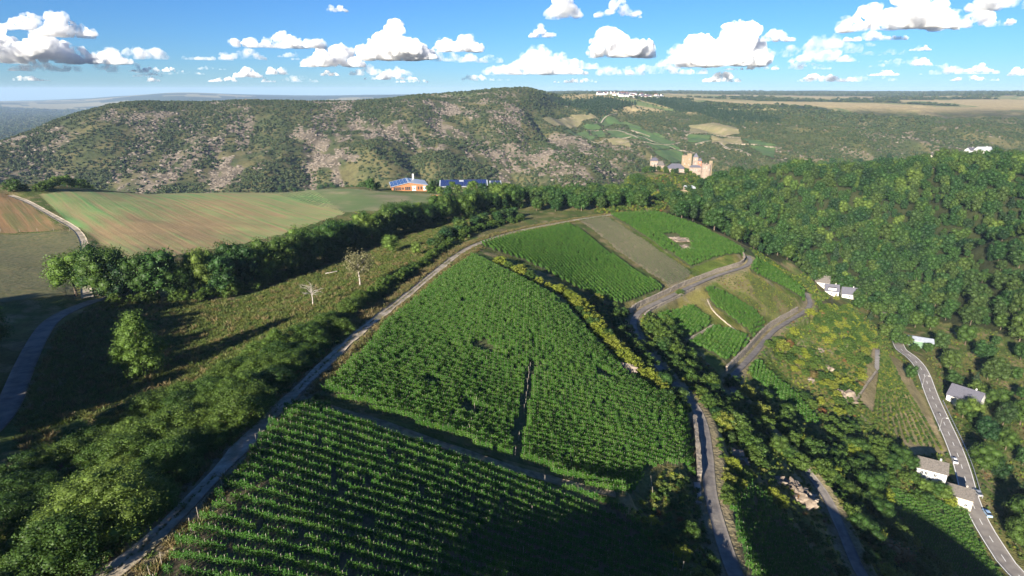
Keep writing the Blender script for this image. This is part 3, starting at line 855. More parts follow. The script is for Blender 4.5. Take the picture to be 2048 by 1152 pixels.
LINES = {}      # group -> (start of the line in the photo, its name): plants are counted along the line
AREAS = {}      # group -> [(place, name)]: plants are told apart by size, habit and the landmark nearest to them
def single_out():
    by = {}
    for i, q in enumerate(QUEUE):
        if q[9]: by.setdefault((q[9], q[7]), []).append(i)
    for (g, lb), ids in by.items():
        P = np.array([QUEUE[i][:2] for i in ids])
        if g in LINES and len(ids) > 1:
            o = G([LINES[g][0]], smax=640)[0][:2]
            for k, j in enumerate(np.argsort(np.hypot(*(P - o).T))):
                q = list(QUEUE[ids[j]]); q[7] = '%s, %s from %s' % (lb, ordinal(k + 1), LINES[g][1]); QUEUE[ids[j]] = tuple(q)
        elif g in AREAS and len(ids) > 1:
            L = np.array([G([a], smax=720)[0][:2] for a, _ in AREAS[g]]); near = np.argmin(np.hypot(P[:, None, 0] - L[None, :, 0], P[:, None, 1] - L[None, :, 1]), 1)
            hh = np.array([QUEUE[i][4] for i in ids]); asp = np.array([QUEUE[i][5] / QUEUE[i][4] for i in ids]); t1, t2 = np.quantile(hh, [.33, .67]); am = np.median(asp)
            for j, i in enumerate(ids):
                w1 = 'low' if hh[j] < t1 else 'tall' if hh[j] > t2 else 'middling'; w2 = 'broad' if asp[j] > am else 'slim'
                q = list(QUEUE[i]); q[7] = '%s %s %s, toward %s' % (w1, w2, lb, AREAS[g][near[j]][1]); QUEUE[i] = tuple(q)

def plant_all():
    single_out()
    xy = np.array([q[:2] for q in QUEUE]); z = h(xy[:, 0], xy[:, 1])
    for q, zz in zip(QUEUE, z):
        x, y, zo, kind, hh, ww, name, label, cat, group, rz, pick = q
        crowns, trunk = PR[kind]
        o = thing(name, label, cat, (x, y, zz + CZ + zo), rz, group); o.scale = (ww, ww, hh)
        link('crown', crowns[int(pick * .999 * len(crowns))], o)
        link('trunk' if trunk is not TRB else 'stem', trunk, o)
    QUEUE.clear()

# ---- unsorted plant masses: one object, plants set out with geometry nodes
def stuff(name, xyz, rz, scl, protos, idx, label, cat):
    xyz = np.asarray(xyz, np.float32); n = len(xyz)
    me = bpy.data.meshes.new(name); me.vertices.add(n); me.vertices.foreach_set('co', xyz.ravel())
    a = me.attributes.new('rot', 'FLOAT_VECTOR', 'POINT'); a.data.foreach_set('vector', np.c_[np.zeros(n), np.zeros(n), rz].astype(np.float32).ravel())
    scl = np.asarray(scl, np.float32)
    if scl.ndim == 1: scl = np.repeat(scl[:, None], 3, 1)
    a = me.attributes.new('siz', 'FLOAT_VECTOR', 'POINT'); a.data.foreach_set('vector', scl.ravel())
    a = me.attributes.new('pick', 'INT', 'POINT'); a.data.foreach_set('value', np.asarray(idx, np.int32))
    pc = bpy.data.collections.new(name + ' kinds')
    for i, p in enumerate(protos):
        pc.objects.link(bpy.data.objects.new('%s_kind_%02d' % (name, i), p))
    ng = bpy.data.node_groups.new(name, 'GeometryNodeTree')
    ng.interface.new_socket('Geometry', in_out='INPUT', socket_type='NodeSocketGeometry')
    ng.interface.new_socket('Geometry', in_out='OUTPUT', socket_type='NodeSocketGeometry')
    gi = ng.nodes.new('NodeGroupInput'); go = ng.nodes.new('NodeGroupOutput')
    ip = ng.nodes.new('GeometryNodeInstanceOnPoints'); ci = ng.nodes.new('GeometryNodeCollectionInfo')
    ci.inputs['Collection'].default_value = pc; ci.inputs['Separate Children'].default_value = True; ci.inputs['Reset Children'].default_value = True
    def named(nm, dt):
        q = ng.nodes.new('GeometryNodeInputNamedAttribute'); q.data_type = dt; q.inputs['Name'].default_value = nm
        return q.outputs['Attribute']
    ng.links.new(gi.outputs[0], ip.inputs['Points']); ng.links.new(ci.outputs[0], ip.inputs['Instance'])
    ip.inputs['Pick Instance'].default_value = True
    ng.links.new(named('pick', 'INT'), ip.inputs['Instance Index'])
    e2r = ng.nodes.new('FunctionNodeEulerToRotation')
    ng.links.new(named('rot', 'FLOAT_VECTOR'), e2r.inputs[0]); ng.links.new(e2r.outputs[0], ip.inputs['Rotation'])
    ng.links.new(named('siz', 'FLOAT_VECTOR'), ip.inputs['Scale'])
    ng.links.new(ip.outputs[0], go.inputs[0])
    o = link(name, me)
    md = o.modifiers.new('plants', 'NODES'); md.node_group = ng
    return tag(o, label, cat, kind='stuff')

def grid_pts(poly, spacing, jitter=.42, rng=RNG):
    poly = np.asarray(poly); a, b = poly.min(0), poly.max(0)
    gx, gy = np.meshgrid(np.arange(a[0], b[0], spacing), np.arange(a[1], b[1], spacing))
    p = np.c_[gx.ravel(), gy.ravel()] + rng.uniform(-jitter, jitter, (gx.size, 2)) * spacing
    return p[inpoly(p[:, 0], p[:, 1], poly)]

def off_roads(p, margin=2.6):
    k = np.ones(len(p), bool)
    for q, hw, bl in ROADS:
        k &= path_dist(p[:, 0], p[:, 1], q) > hw + margin
    return p[k]

def project(p):                                 # relative point -> photo pixel
    p = np.asarray(p); dep = p[:, 1] * CP - p[:, 2] * SP
    up = p[:, 1] * SP + p[:, 2] * CP
    return 1024 + p[:, 0] / dep * FPX, 576 - up / dep * FPX, dep

# ------------------------------------------------------------------ vines
def vine_mesh(name, seed, nleaf, lsize, material, length=1.25, thick=.30, hgt=1.75, shoots=14):
    rng = np.random.default_rng(seed)
    c = np.c_[rng.uniform(-length / 2, length / 2, nleaf), rng.normal(0, thick * .55, nleaf), .45 + (hgt - .45) * rng.beta(1.6, 1.25, nleaf)]
    c[:, 1] *= (1.15 - .35 * (c[:, 2] / hgt))
    nn = np.c_[rng.normal(0, .5, nleaf), np.sign(c[:, 1]) * .7 + rng.normal(0, .5, nleaf), rng.uniform(0, 1.0, nleaf)]
    cs, ns = [c], [nn]
    for i in range(shoots):                     # young shoots standing above the wires
        x0 = rng.uniform(-length / 2, length / 2); k = rng.integers(3, 7); t = np.linspace(0, 1, k)
        l = rng.uniform(.2, .55); dx, dy = rng.normal(0, .25), rng.normal(0, .25)
        cs.append(np.c_[x0 + dx * t, rng.normal(0, .1) + dy * t, hgt - .1 + l * t]); ns.append(rng.normal(size=(k, 3)) + [0, 0, .5])
    c = np.vstack(cs); nn = np.vstack(ns)
    v, f = leaf_quads(c, nn, np.full(len(c), lsize), rng, .8)
    b = MB(); b.tube([(0, 0, -.15), (.03, .02, .5), (-.02, 0, .95)], [.05, .04, .03], 5).tube([(.0, .05, -.15), (.0, .05, hgt + .12)], [.03, .03], 4, 1)
    nv = len(v)
    me = bpy.data.meshes.new(name)
    v2 = np.vstack([v, np.array(b.v)])
    li = np.r_[f.ravel(), np.array([i + nv for q in b.f for i in q])].astype(np.int32)
    tot = np.r_[np.full(len(f), 4), [len(q) for q in b.f]].astype(np.int32)
    me.vertices.add(len(v2)); me.vertices.foreach_set('co', v2.astype(np.float32).ravel())
    me.loops.add(len(li)); me.loops.foreach_set('vertex_index', li)
    me.polygons.add(len(tot)); me.polygons.foreach_set('loop_start', np.r_[0, np.cumsum(tot)[:-1]].astype(np.int32)); me.polygons.foreach_set('loop_total', tot)
    for m_ in (material, M['bark'], M['post']): me.materials.append(m_)
    me.polygons.foreach_set('material_index', np.r_[np.zeros(len(f)), 1 + np.array(b.m)].astype(np.int32))
    me.update(calc_edges=True)
    return me

VN = [vine_mesh('grape_vine', 100 + i, 250 + 30 * i, .068, M['vine'], 1.2, .18, 1.50 + .10 * i, 6) for i in range(4)]
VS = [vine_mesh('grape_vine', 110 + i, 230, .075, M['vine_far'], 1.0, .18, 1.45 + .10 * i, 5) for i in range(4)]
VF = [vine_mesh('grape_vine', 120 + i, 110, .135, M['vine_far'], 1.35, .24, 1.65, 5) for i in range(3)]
VY = [vine_mesh('young_vine', 130 + i, 26, .11, M['vine'], .55, .12, 1.0, 2) for i in range(2)]

def rows(poly, direction, gap, step, jit=.12, miss=.04, rng=RNG):
    d = np.array(direction, float); d /= np.linalg.norm(d); n = np.array([-d[1], d[0]])
    poly = np.asarray(poly); a = poly @ d; b = poly @ n
    A, B = np.meshgrid(np.arange(a.min(), a.max(), step), np.arange(b.min(), b.max(), gap))
    A = A + rng.uniform(-1, 1, A.shape) * step * jit; B = B + rng.normal(0, .05, B.shape)
    p = A.ravel()[:, None] * d + B.ravel()[:, None] * n
    k = inpoly(p[:, 0], p[:, 1], poly) & (rng.uniform(size=len(p)) > miss)
    return p[k], math.atan2(d[1], d[0])

def weak(p, size=9, seed=201):                  # patches where the vines stand thin
    return fbm(p[:, 0], p[:, 1], size, 3, seed)

far_pts = {}
# the near block: the 300 vines that show largest stand as things of their own
pn, an = rows(V['near'], (1, -.15), 2.15, 1.0, miss=.03)
zn = h(pn[:, 0], pn[:, 1])
u_, v_, dep = project(np.c_[pn, zn + 1])
infr = (u_ > 5) & (u_ < 2043) & (v_ > 5) & (v_ < 1147)
order = np.argsort(np.where(infr, dep, 1e9))
big = np.zeros(len(pn), bool); big[order[:300]] = True
_d = np.array([1, -.15]) / math.hypot(1, .15); _b = pn @ np.array([-_d[1], _d[0]]); _a = pn @ _d
vrow = np.round((_b.max() - _b) / 2.15).astype(int) + 1; vord = np.zeros(len(pn), int)
for r_ in np.unique(vrow):
    k_ = np.nonzero(vrow == r_)[0]; vord[k_[np.argsort(_a[k_])]] = np.arange(len(k_)) + 1
for i in np.nonzero(big)[0]:
    o = link('grape_vine', VN[int(RNG.integers(4))], None, (pn[i, 0], pn[i, 1], zn[i] + CZ + .08), an + float(RNG.normal(0, .08)), (1, 1.1, float(RNG.uniform(.9, 1.1))))
    tag(o, 'grape vine, %s from the track in the %s row below the earth path' % (ordinal(int(vord[i])), ordinal(int(vrow[i]))), 'grape vine', 'vines in the near rows')
def vine_stuff(name, p, a, protos, label, sc=(.9, 1.1), lift=.08):
    z = h(p[:, 0], p[:, 1]) + lift + CZ; n = len(p)
    s = RNG.uniform(*sc, n)
    stuff(name, np.c_[p, z], a + RNG.normal(0, .1, n), np.c_[RNG.uniform(.9, 1.15, n), RNG.uniform(.9, 1.3, n), s], protos, RNG.integers(0, len(protos), n), label, 'grape vines')
vine_stuff('vine_rows', pn[~big], an, VN, 'rows of grape vines on the shaded slope beside the gravel track')
ps, as_ = rows(V['spur'], (1, -.03), 1.6, .85)
gap = G([(1062, 730), (1048, 820), (1030, 915)])
ps = ps[(path_dist(ps[:, 0], ps[:, 1], gap) > .9) & (weak(ps, 8, 204) > .22)]
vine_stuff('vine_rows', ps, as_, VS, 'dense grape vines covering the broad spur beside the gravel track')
_dn = (uvpoly([(1338, 575)])[0] - uvpoly([(1158, 441)])[0])
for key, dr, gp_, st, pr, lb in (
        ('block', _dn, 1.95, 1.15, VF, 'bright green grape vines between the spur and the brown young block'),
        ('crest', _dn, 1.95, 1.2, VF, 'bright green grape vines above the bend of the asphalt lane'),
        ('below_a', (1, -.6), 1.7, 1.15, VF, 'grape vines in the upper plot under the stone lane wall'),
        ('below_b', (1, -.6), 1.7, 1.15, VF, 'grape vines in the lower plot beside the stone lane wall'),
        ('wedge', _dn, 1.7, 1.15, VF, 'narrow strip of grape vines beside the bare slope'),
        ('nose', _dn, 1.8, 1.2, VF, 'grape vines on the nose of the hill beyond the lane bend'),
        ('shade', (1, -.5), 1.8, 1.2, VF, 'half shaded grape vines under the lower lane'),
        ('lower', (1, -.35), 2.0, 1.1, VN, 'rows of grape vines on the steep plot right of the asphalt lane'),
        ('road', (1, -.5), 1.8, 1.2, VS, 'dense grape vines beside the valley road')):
    p, a = rows(V[key], dr, gp_, st)
    if key == 'crest':
        hole = uvpoly([(1322, 470), (1350, 468), (1385, 495), (1370, 502), (1350, 492)])
        p = p[~inpoly(p[:, 0], p[:, 1], hole)]
    vine_stuff('vine_rows', p, a, pr, lb)
p, a = rows(V['young'], _dn, 2.0, 1.3)
vine_stuff('young_vine_rows', p, a, VY, 'young staked vines on bare brown soil between two green blocks', (.8, 1.1))

# ------------------------------------------------------------------ hedges, trees and bushes that stand as things of their own
def line_pts(uv, spacing, across=0.0, rng=RNG):
    p = smooth_path(G(uv), spacing)[:, :2]
    return p + rng.normal(0, across, p.shape)

LINES.update({
    'trees of the field hedge': ((152, 592), 'the big round end tree'), 'bushes at the foot of the field hedge': ((152, 592), 'the big round end tree'),
    'bushes along the gravel track': ((600, 795), 'the earth path'), 'trees of the track thicket': ((832, 512), 'the yellowish young tree'),
    'trees on the far field edge': ((5, 387), 'the ploughed field'), 'trees behind the hall meadow': ((811, 382), 'the hall'), 'trees round the orange hall': ((811, 382), 'its door side'),
    'trees behind the solar roofs': ((927, 377), 'the roof middle'), 'bushes on the spur bank': ((945, 505), 'the track corner'), 'shrubs on the lane banks': ((1415, 900), 'the pale wall'),
    'trees on the valley floor': ((1838, 692), 'the green shed'), 'trees crowding the valley road': ((1838, 692), 'the green shed'), 'bushes on the slope below the spur': ((1245, 738), 'the tan rock bank'),
    'added shade trees by the lane': ((0, 860), 'the lane'), 'added shade trees across the ridge': ((235, 1152), 'the track'), 'trees against the castle walls': ((1409, 357), 'the round tower')})
AREAS.update({
    'bushes of the scrub belt': [((287, 752), 'the lone oval tree'), ((225, 1060), 'the big fluffy bush'), ((112, 968), 'the fallen dead tree'), ((555, 712), 'the spiky light bush'), ((600, 795), 'the earth path'), ((420, 900), 'the middle of the track')],
    'lower trees of the valley forest': [((1838, 692), 'the green shed'), ((1698, 590), 'the white gables'), ((1620, 600), 'the lower lane bend'), ((1495, 522), 'the upper lane bend'), ((1925, 815), 'the shaded house'), ((2040, 700), 'the valley meadow'), ((1330, 425), 'the ridge track end'), ((1400, 440), 'the crest vines')],
    'trees of the ridge wood': [((1300, 423), 'the track end'), ((1110, 447), 'the young vines'), ((1000, 395), 'the solar roofs'), ((1250, 400), 'the castle')],
    'bushes of the lane thicket': [((1250, 740), 'the tan rock bank'), ((1415, 880), 'the pale wall'), ((1290, 612), 'the lane wall'), ((1480, 740), 'the lower lane'), ((1350, 700), 'the small plots')],
    'bushes on the sunny hillside': [((1622, 606), 'the lower lane bend'), ((1480, 742), 'the ribbed wall'), ((1683, 792), 'the slate outcrop'), ((1757, 720), 'the paved spot'), ((1690, 605), 'the white gables')],
    'plants on the overgrown slope': [((1858, 960), 'the white house'), ((1690, 870), 'the footpath'), ((1600, 985), 'the slate outcrops'), ((1775, 1110), 'the big rust bush'), ((1560, 860), 'the half shaded vines')],
    'trees below the castle': [((1300, 360), 'the west wing'), ((1409, 360), 'the round tower'), ((1380, 410), 'the long terrace wall'), ((1378, 381), 'the grey cottage'), ((1230, 390), 'the ridge wood')],
    'trees close to the valley houses': [((1858, 965), 'the white house'), ((1925, 815), 'the shaded house'), ((1838, 692), 'the green shed'), ((1660, 588), 'the white gables'), ((1893, 985), 'the cream house')]})

# hedge of trees between the sown field and the hollow
hl = [(215, 600), (320, 600), (430, 592), (560, 556), (700, 502), (830, 460), (930, 437), (1035, 414)]
p = np.vstack([line_pts(hl, 4.4, 1.0), line_pts(hl, 5.0, .8) + np.array([-4.2, 2.2])])
n = len(p); rr_ = np.random.default_rng(5)
for k in range(n):
    kd = ['round', 'round', 'round_light', 'round', 'wood'][int(rr_.integers(5))]
    lb = {'round': 'dark green tree in the field hedge', 'round_light': 'light green tree in the field hedge',
          'wood': 'small leaved tree in the field hedge'}[kd]
    hgt = rr_.uniform(11.0, 17.0)
    place_plants(kd, p[k], hgt, hgt * rr_.uniform(.75, 1.05), 'hedge_tree', lb, 'tree', 'trees of the field hedge', rr_)
p = line_pts(hl, 3.6, .8) + np.array([3.6, -1.6])
for q in p:
    hgt = rr_.uniform(3.0, 5.5); place_plants('bush', q, hgt, hgt * rr_.uniform(1.1, 1.5), 'hedge_bush', 'dark bush under the field hedge', 'bush', 'bushes at the foot of the field hedge', rr_)
# single trees
def one(kind, uv, hgt, wid, name, label, cat='tree', group=None):
    q = G([uv])[0]
    place_plants(kind, q[:2], hgt, wid, name, label, cat, group)
one('round_light', (152, 592), 15, 17, 'walnut_tree', 'big round bright green tree at the end of the field hedge')
one('conifer', (222, 596), 12.5, 19, 'pine_tree', 'dark drooping conifer beside the lane at the hedge end')
one('oval_near', (287, 752), 14.5, 15.0, 'lone_tree', 'sunlit egg shaped light green tree standing alone in the dark hollow')
one('round_light', (783, 507), 8.5, 10.0, 'lone_tree', 'small round bright green tree standing alone on the sunny grass')
one('round_light', (832, 512), 6.0, 6.0, 'young_tree', 'small yellowish green tree beside the dark thicket on the grass')
one('pale', (720, 572), 12.5, 13.0, 'thin_tree', 'sparse pale tree with a whitish trunk in the hollow meadow')
one('oval_near', (555, 712), 6.5, 9.0, 'light_bush', 'spiky light green bush above the gravel track', 'bush')
one('bush_near_light', (225, 1060), 8.5, 14.0, 'light_bush', 'large fluffy light green bush beside the gravel track', 'bush')
one('bush_near', (130, 1148), 7.5, 10.5, 'light_bush', 'olive green rounded bush next to the large fluffy bush', 'bush')
one('round', (-30, 720), 13, 15, 'lane_tree', 'dark leafy tree overhanging the shaded lane')
# scrub belt between the hollow and the gravel track
belt = uvpoly([(60, 1180), (180, 1190), (350, 985), (440, 900), (560, 790), (700, 665), (640, 650), (540, 715), (430, 765), (320, 830), (200, 870), (100, 900), (30, 990), (0, 1100)])
p = off_roads(grid_pts(belt, 4.2), 1.6)
rb = np.random.default_rng(8)
for q in p:
    hgt = rb.uniform(2.8, 6.4); kd = ['bush_near', 'bush_near', 'bush_near', 'bush_near_light'][int(rb.integers(4))]
    place_plants(kd, q, hgt, hgt * rb.uniform(1.25, 1.8), 'scrub_bush', 'tangled green bush in the scrub belt' if kd == 'bush_near' else 'light green bush in the scrub belt',
                 'bush', 'bushes of the scrub belt', rb)
p = np.vstack([line_pts([(650, 690), (720, 630), (800, 570), (880, 520), (930, 478), (1000, 452), (1060, 440)], 3.6, .8) + np.array([-3.6, .5]),
               line_pts([(560, 760), (640, 690)], 3.6, .8) + np.array([-3.0, .5])])
for q in off_roads(p, 1.4):
    hgt = rb.uniform(2.6, 5.2)
    place_plants('bush' if q[1] > 170 else 'bush_near', q, hgt, hgt * rb.uniform(1.1, 1.5), 'verge_bush', 'dense green bush on the track bank', 'bush', 'bushes along the gravel track', rb)
p = line_pts([(880, 500), (930, 470), (985, 450), (1040, 437)], 5, 1.5) + np.array([-5, 4])
for q in p:
    hgt = rb.uniform(4, 7); place_plants('wood', q, hgt, hgt * 1.3, 'thicket_tree', 'low spreading tree beside the meadow path', 'tree', 'trees of the track thicket', rb)
# wood at the end of the ridge and round the hall
ends = uvpoly([(985, 405), (1050, 400), (1075, 428), (1180, 424), (1285, 416), (1290, 400), (1180, 392), (1030, 388), (960, 395)], smax=620)
p = off_roads(grid_pts(ends, 10.5), 1.0)
for q in p:
    hgt = rb.uniform(8, 12.5); kd = ['wood', 'round', 'wood'][int(rb.integers(3))]
    place_plants(kd, q, hgt, hgt * rb.uniform(.9, 1.2), 'ridge_tree', 'rounded green tree in the ridge wood', 'tree', 'trees of the ridge wood', rb)
# line of trees and bushes along the far edge of the fields
p = line_pts([(5, 386), (120, 387.5), (300, 387), (430, 386.5), (560, 382)], 7.5, 1.5) + np.array([0, 6])
for q in p:
    hgt = rb.uniform(3, 9); kd = ['wood', 'bush', 'bush', 'round_light'][int(rb.integers(4))]
    place_plants(kd, q, hgt, hgt * rb.uniform(1.0, 1.6), 'field_edge_tree', 'small tree on the far field edge', 'tree', 'trees on the far field edge', rb)
p = line_pts([(580, 380), (660, 373), (745, 374)], 7, 2.0)
for q in p:
    hgt = rb.uniform(6, 11); place_plants(['wood', 'round'][int(rb.integers(2))], q, hgt, hgt * rb.uniform(.9, 1.2), 'meadow_edge_tree', 'green tree behind the hall meadow', 'tree', 'trees behind the hall meadow', rb)
HALL_TREES = [(862, 391), (880, 392), (898, 391), (915, 392), (934, 394), (952, 396), (970, 397), (850, 380), (870, 378), (905, 379), (945, 383), (755, 381), (742, 382)]
for q in G(HALL_TREES)[:, :2]:
    hgt = rb.uniform(6, 10); place_plants(['round', 'round_light', 'wood'][int(rb.integers(3))], q, hgt, hgt * rb.uniform(.95, 1.25), 'hall_tree', 'leafy tree standing right beside the orange hall', 'tree', 'trees round the orange hall', rb)
bk = np.c_[np.linspace(-150, 130, 34), np.linspace(556, 520, 34)] + rb.normal(0, 7, (34, 2))
for q in bk:
    hgt = rb.uniform(7, 12); place_plants('wood', q, hgt, hgt * rb.uniform(.95, 1.2), 'slope_edge_tree', 'tree on the wooded edge behind the solar roofs', 'tree', 'trees behind the solar roofs', rb)

# bank of bushes along the edge of the spur
p = np.vstack([line_pts([(1125, 590), (1165, 640), (1210, 690), (1262, 745)], 2.6, .7) + np.array([1.6, .4]), line_pts([(1135, 598), (1165, 640), (1210, 690), (1265, 750), (1300, 775)], 2.8, .8) + np.array([4.2, .6]), line_pts([(985, 522), (1050, 556), (1110, 585)], 4.0, .5) + np.array([1.5, 1.0])])
for q in p:
    hgt = rb.uniform(2.4, 4.4); kd = ['bush_yellow', 'bush_yellow', 'bush_yellow', 'bush'][int(rb.integers(4))]
    place_plants(kd, q, hgt, hgt * rb.uniform(1.3, 1.8), 'bank_bush', 'yellow green bush on the vineyard bank' if kd == 'bush_yellow' else 'plain green bush on the vineyard bank', 'bush', 'bushes on the spur bank', rb)
for uv, hg, kd in (((1334, 762), 4.2, 'bush'), ((1195, 606), 4.5, 'bush_yellow'), ((1462, 772), 5.0, 'bush'), ((1515, 838), 6.5, 'bush_yellow'), ((1582, 868), 5.5, 'bush'), ((1330, 640), 3.0, 'bush'), ((1360, 590), 3.2, 'bush'),
                   ((1375, 770), 3.0, 'bush_yellow'), ((1400, 745), 3.0, 'bush'), ((1300, 700), 3.5, 'bush'), ((1620, 920), 7.5, 'bush'), ((1655, 945), 6, 'bush'), ((1735, 990), 8.0, 'round'), ((1560, 700), 6, 'bush_yellow'), ((1585, 670), 5, 'bush_yellow'),
                   ((1250, 680), 3.5, 'bush'), ((1290, 730), 3.2, 'bush'), ((1430, 690), 2.6, 'bush')):
    one(kd, uv, hg, hg * 1.35, 'slope_bush', 'rounded sunlit bush on the shaded slope', 'bush', 'bushes on the slope below the spur')

# thicket on the bank between the spur and the asphalt lane
lb_ = P_laneA[(P_laneA[:, 1] > 128) & (P_laneA[:, 1] < 216)]
dl = np.gradient(lb_[:, :2], axis=0); dl /= np.linalg.norm(dl, axis=1)[:, None]; nl = np.stack([dl[:, 1], -dl[:, 0]], 1)
for off, h0, h1_ in ((-4.2, 3.0, 5.0), (-7.0, 2.4, 4.2), (4.8, 2.5, 5.5), (8.5, 2.5, 7.0), (12.5, 3.0, 7.0), (16.0, 2.0, 5.5)):
    for q in (smooth_path(lb_[:, :2] + nl * off, 3.8) + rb.normal(0, 1.3, (len(smooth_path(lb_[:, :2] + nl * off, 3.8)), 2))):
        if path_dist(np.array([q[0]]), np.array([q[1]]), P_laneA)[0] < 3.4 or rb.uniform() < .12: continue
        hgt = rb.uniform(h0, h1_); kd = ['bush', 'bush', 'wood'][int(rb.integers(3))]
        place_plants(kd, q, hgt, hgt * rb.uniform(1.2, 1.6), 'thicket_bush', 'green bush in the shaded lane thicket', 'bush', 'bushes of the lane thicket', rb)
# slope between the lanes and the valley road
slope = uvpoly([(1625, 612), (1700, 606), (1760, 690), (1745, 700), (1715, 790), (1690, 850), (1640, 845), (1560, 750), (1500, 725), (1560, 675)])
p = off_roads(grid_pts(slope, 4.4), 1.0); p = p[fbm(p[:, 0], p[:, 1], 20, 3, 77) > .36]
for q in p:
    hgt = rb.uniform(1.4, 4.2); kd = ['bush', 'bush_yellow', 'bush_rust'][int(rb.choice(3, p=[.70, .27, .03]))]
    place_plants(kd, q, hgt, hgt * rb.uniform(1.2, 1.7), 'hillside_bush', {'bush': 'green bush on the sunny hillside', 'bush_yellow': 'yellow green bush on the sunny hillside', 'bush_rust': 'rust brown bush on the sunny hillside'}[kd],
                 'bush', 'bushes on the sunny hillside', rb)
lows = uvpoly([(1430, 800), (1500, 790), (1640, 870), (1700, 860), (1790, 900), (1840, 980), (1770, 985), (1830, 1080), (1910, 1170), (1745, 1180), (1700, 1050), (1640, 960), (1540, 910), (1440, 870)])
p = off_roads(grid_pts(lows, 5.4), .8)
ctr = uvpoly([(1855, 960), (1880, 980)]).mean(0)
p = p[np.hypot(p[:, 0] - ctr[0], p[:, 1] - ctr[1]) > 13]
for q in p:
    hgt = rb.uniform(2.2, 6.5); kd = ['bush', 'bush_yellow', 'round', 'bush', 'bush_rust'][int(rb.choice(5, p=[.40, .14, .28, .15, .03]))]
    place_plants(kd, q, hgt, hgt * rb.uniform(1.1, 1.5), 'slope_tree', {'bush': 'green bush on the overgrown slope', 'bush_yellow': 'yellowish bush on the overgrown slope', 'round': 'small round tree on the overgrown slope',
                 'bush_rust': 'reddish brown bush on the overgrown slope'}[kd], 'bush', 'plants on the overgrown slope', rb)
one('bush_rust', (1775, 1110), 6, 10, 'rust_bush', 'large rust red bush on the slope beside the narrow lane', 'bush')
p = off_roads(np.vstack([line_pts([(1440, 1010), (1470, 930), (1560, 1010), (1650, 1110), (1690, 1180)], 3.6, .8) + np.array([1.5, 1.5]), line_pts([(1310, 1050), (1350, 1090), (1400, 1160)], 2.6, .8), line_pts([(1330, 1010), (1375, 1060), (1400, 1120)], 3.4, .8)]), .6)
for q in p:
    hgt = rb.uniform(1.4, 3.4); place_plants(['bush', 'bush_yellow'][int(rb.integers(2))], q, hgt, hgt * 1.5, 'bank_shrub', 'small shrub on the asphalt lane bank', 'bush', 'shrubs on the lane banks', rb)

# valley floor: trees right of the road, round the houses
vt = [(1945, 850), (1930, 690), (1965, 720), (2000, 660), (1990, 690), (2005, 850), (2040, 850), (2010, 900), (2045, 930), (1970, 880), (2000, 960), (2040, 1000), (2020, 1040), (1985, 1080), (2030, 1090), (1880, 700), (1905, 720), (1860, 660),
      (1790, 670), (1770, 650), (1740, 640), (1715, 620), (1830, 655), (1900, 740), (2030, 760), (2040, 720), (1960, 640), (1995, 760), (2045, 800), (1985, 820), (1965, 940), (2048, 1060), (1800, 660), (1820, 760), (1950, 770), (1975, 760), (2015, 800)]
for k, q in enumerate(G(vt)[:, :2]):
    if path_dist(np.array([q[0]]), np.array([q[1]]), P_val)[0] < 7: continue
    hgt = rb.uniform(8, 13) if k % 4 else rb.uniform(5, 8)
    kd = ['wood', 'round', 'round', 'conifer'][int(rb.choice(4, p=[.45, .3, .17, .08]))]
    place_plants(kd, q, hgt, hgt * (rb.uniform(.9, 1.2) if kd != 'conifer' else 1.2), 'valley_tree', 'broad green tree on the valley floor' if kd != 'conifer' else 'dark pointed conifer on the valley floor', 'tree', 'trees on the valley floor', rb)

# forest on the far side of the side valley
p = grid_pts(FOREST, 7.6, .45)
CREST = [(1937, 690), (1962, 672), (2036, 660), (2015, 668), (1860, 700)]
for u, s in CREST:                              # clearings in front of the crest houses
    d_ = ray(u, 320); c_ = np.array([d_[0], d_[1]]) * s; r_ = c_ / np.linalg.norm(c_)
    al = (p - c_) @ r_; ac = (p - c_) @ np.array([-r_[1], r_[0]])
    p = p[~((al > -30) & (al < 10) & (np.abs(ac) < 9))]
p = p[(fbm(p[:, 0], p[:, 1], 15, 2, 301) > .16)]
z = h(p[:, 0], p[:, 1])
u_, v_, dep = project(np.c_[p, z + 6]); vis = (u_ > 0) & (u_ < 2048) & (v_ > 0) & (v_ < 1152)
hg = (4.5 + 12.5 * RNG.beta(1.4, 1.6, len(p))) * (.72 + .5 * fbm(p[:, 0], p[:, 1], 55, 2, 302)); wd = hg * RNG.uniform(.65, 1.25, len(p))
order = np.argsort(np.where(vis, dep, 1e9)); big = np.zeros(len(p), bool); big[order[:300]] = True
place_plants('wood', p[big], hg[big], wd[big], 'forest_tree', 'broadleaf tree on the forested valley side', 'tree', 'lower trees of the valley forest')
rest = ~big
stuff('forest', np.c_[p[rest], z[rest] + CZ - .2], RNG.uniform(0, 6.28, rest.sum()), np.c_[wd[rest], wd[rest], hg[rest]], PR['wood'][0] + PR['round'][0][:1] + PR['round_light'][0][:1] + PR['conifer'][0][:1], RNG.choice(7, rest.sum(), p=[.19, .19, .19, .18, .15, .06, .04]), 'dense broadleaf forest covering the valley side', 'forest')

# trees round the castle and on the saddle before it
sd = uvpoly([(1200, 392), (1290, 395), (1335, 412), (1420, 405), (1450, 375), (1440, 362), (1390, 366), (1330, 366), (1270, 362), (1200, 372)], smax=900)
p = grid_pts(sd, 8.0)
p = p[fbm(p[:, 0], p[:, 1], 30, 2, 310) > .40]
for q in p[:150]:
    hgt = rb.uniform(4, 9); kd = ['wood', 'bush', 'round', 'bush_yellow'][int(rb.choice(4, p=[.4, .3, .2, .1]))]
    place_plants(kd, q, hgt, hgt * rb.uniform(1.0, 1.5), 'castle_slope_tree', 'green tree on the castle slope', 'tree', 'trees below the castle', rb)

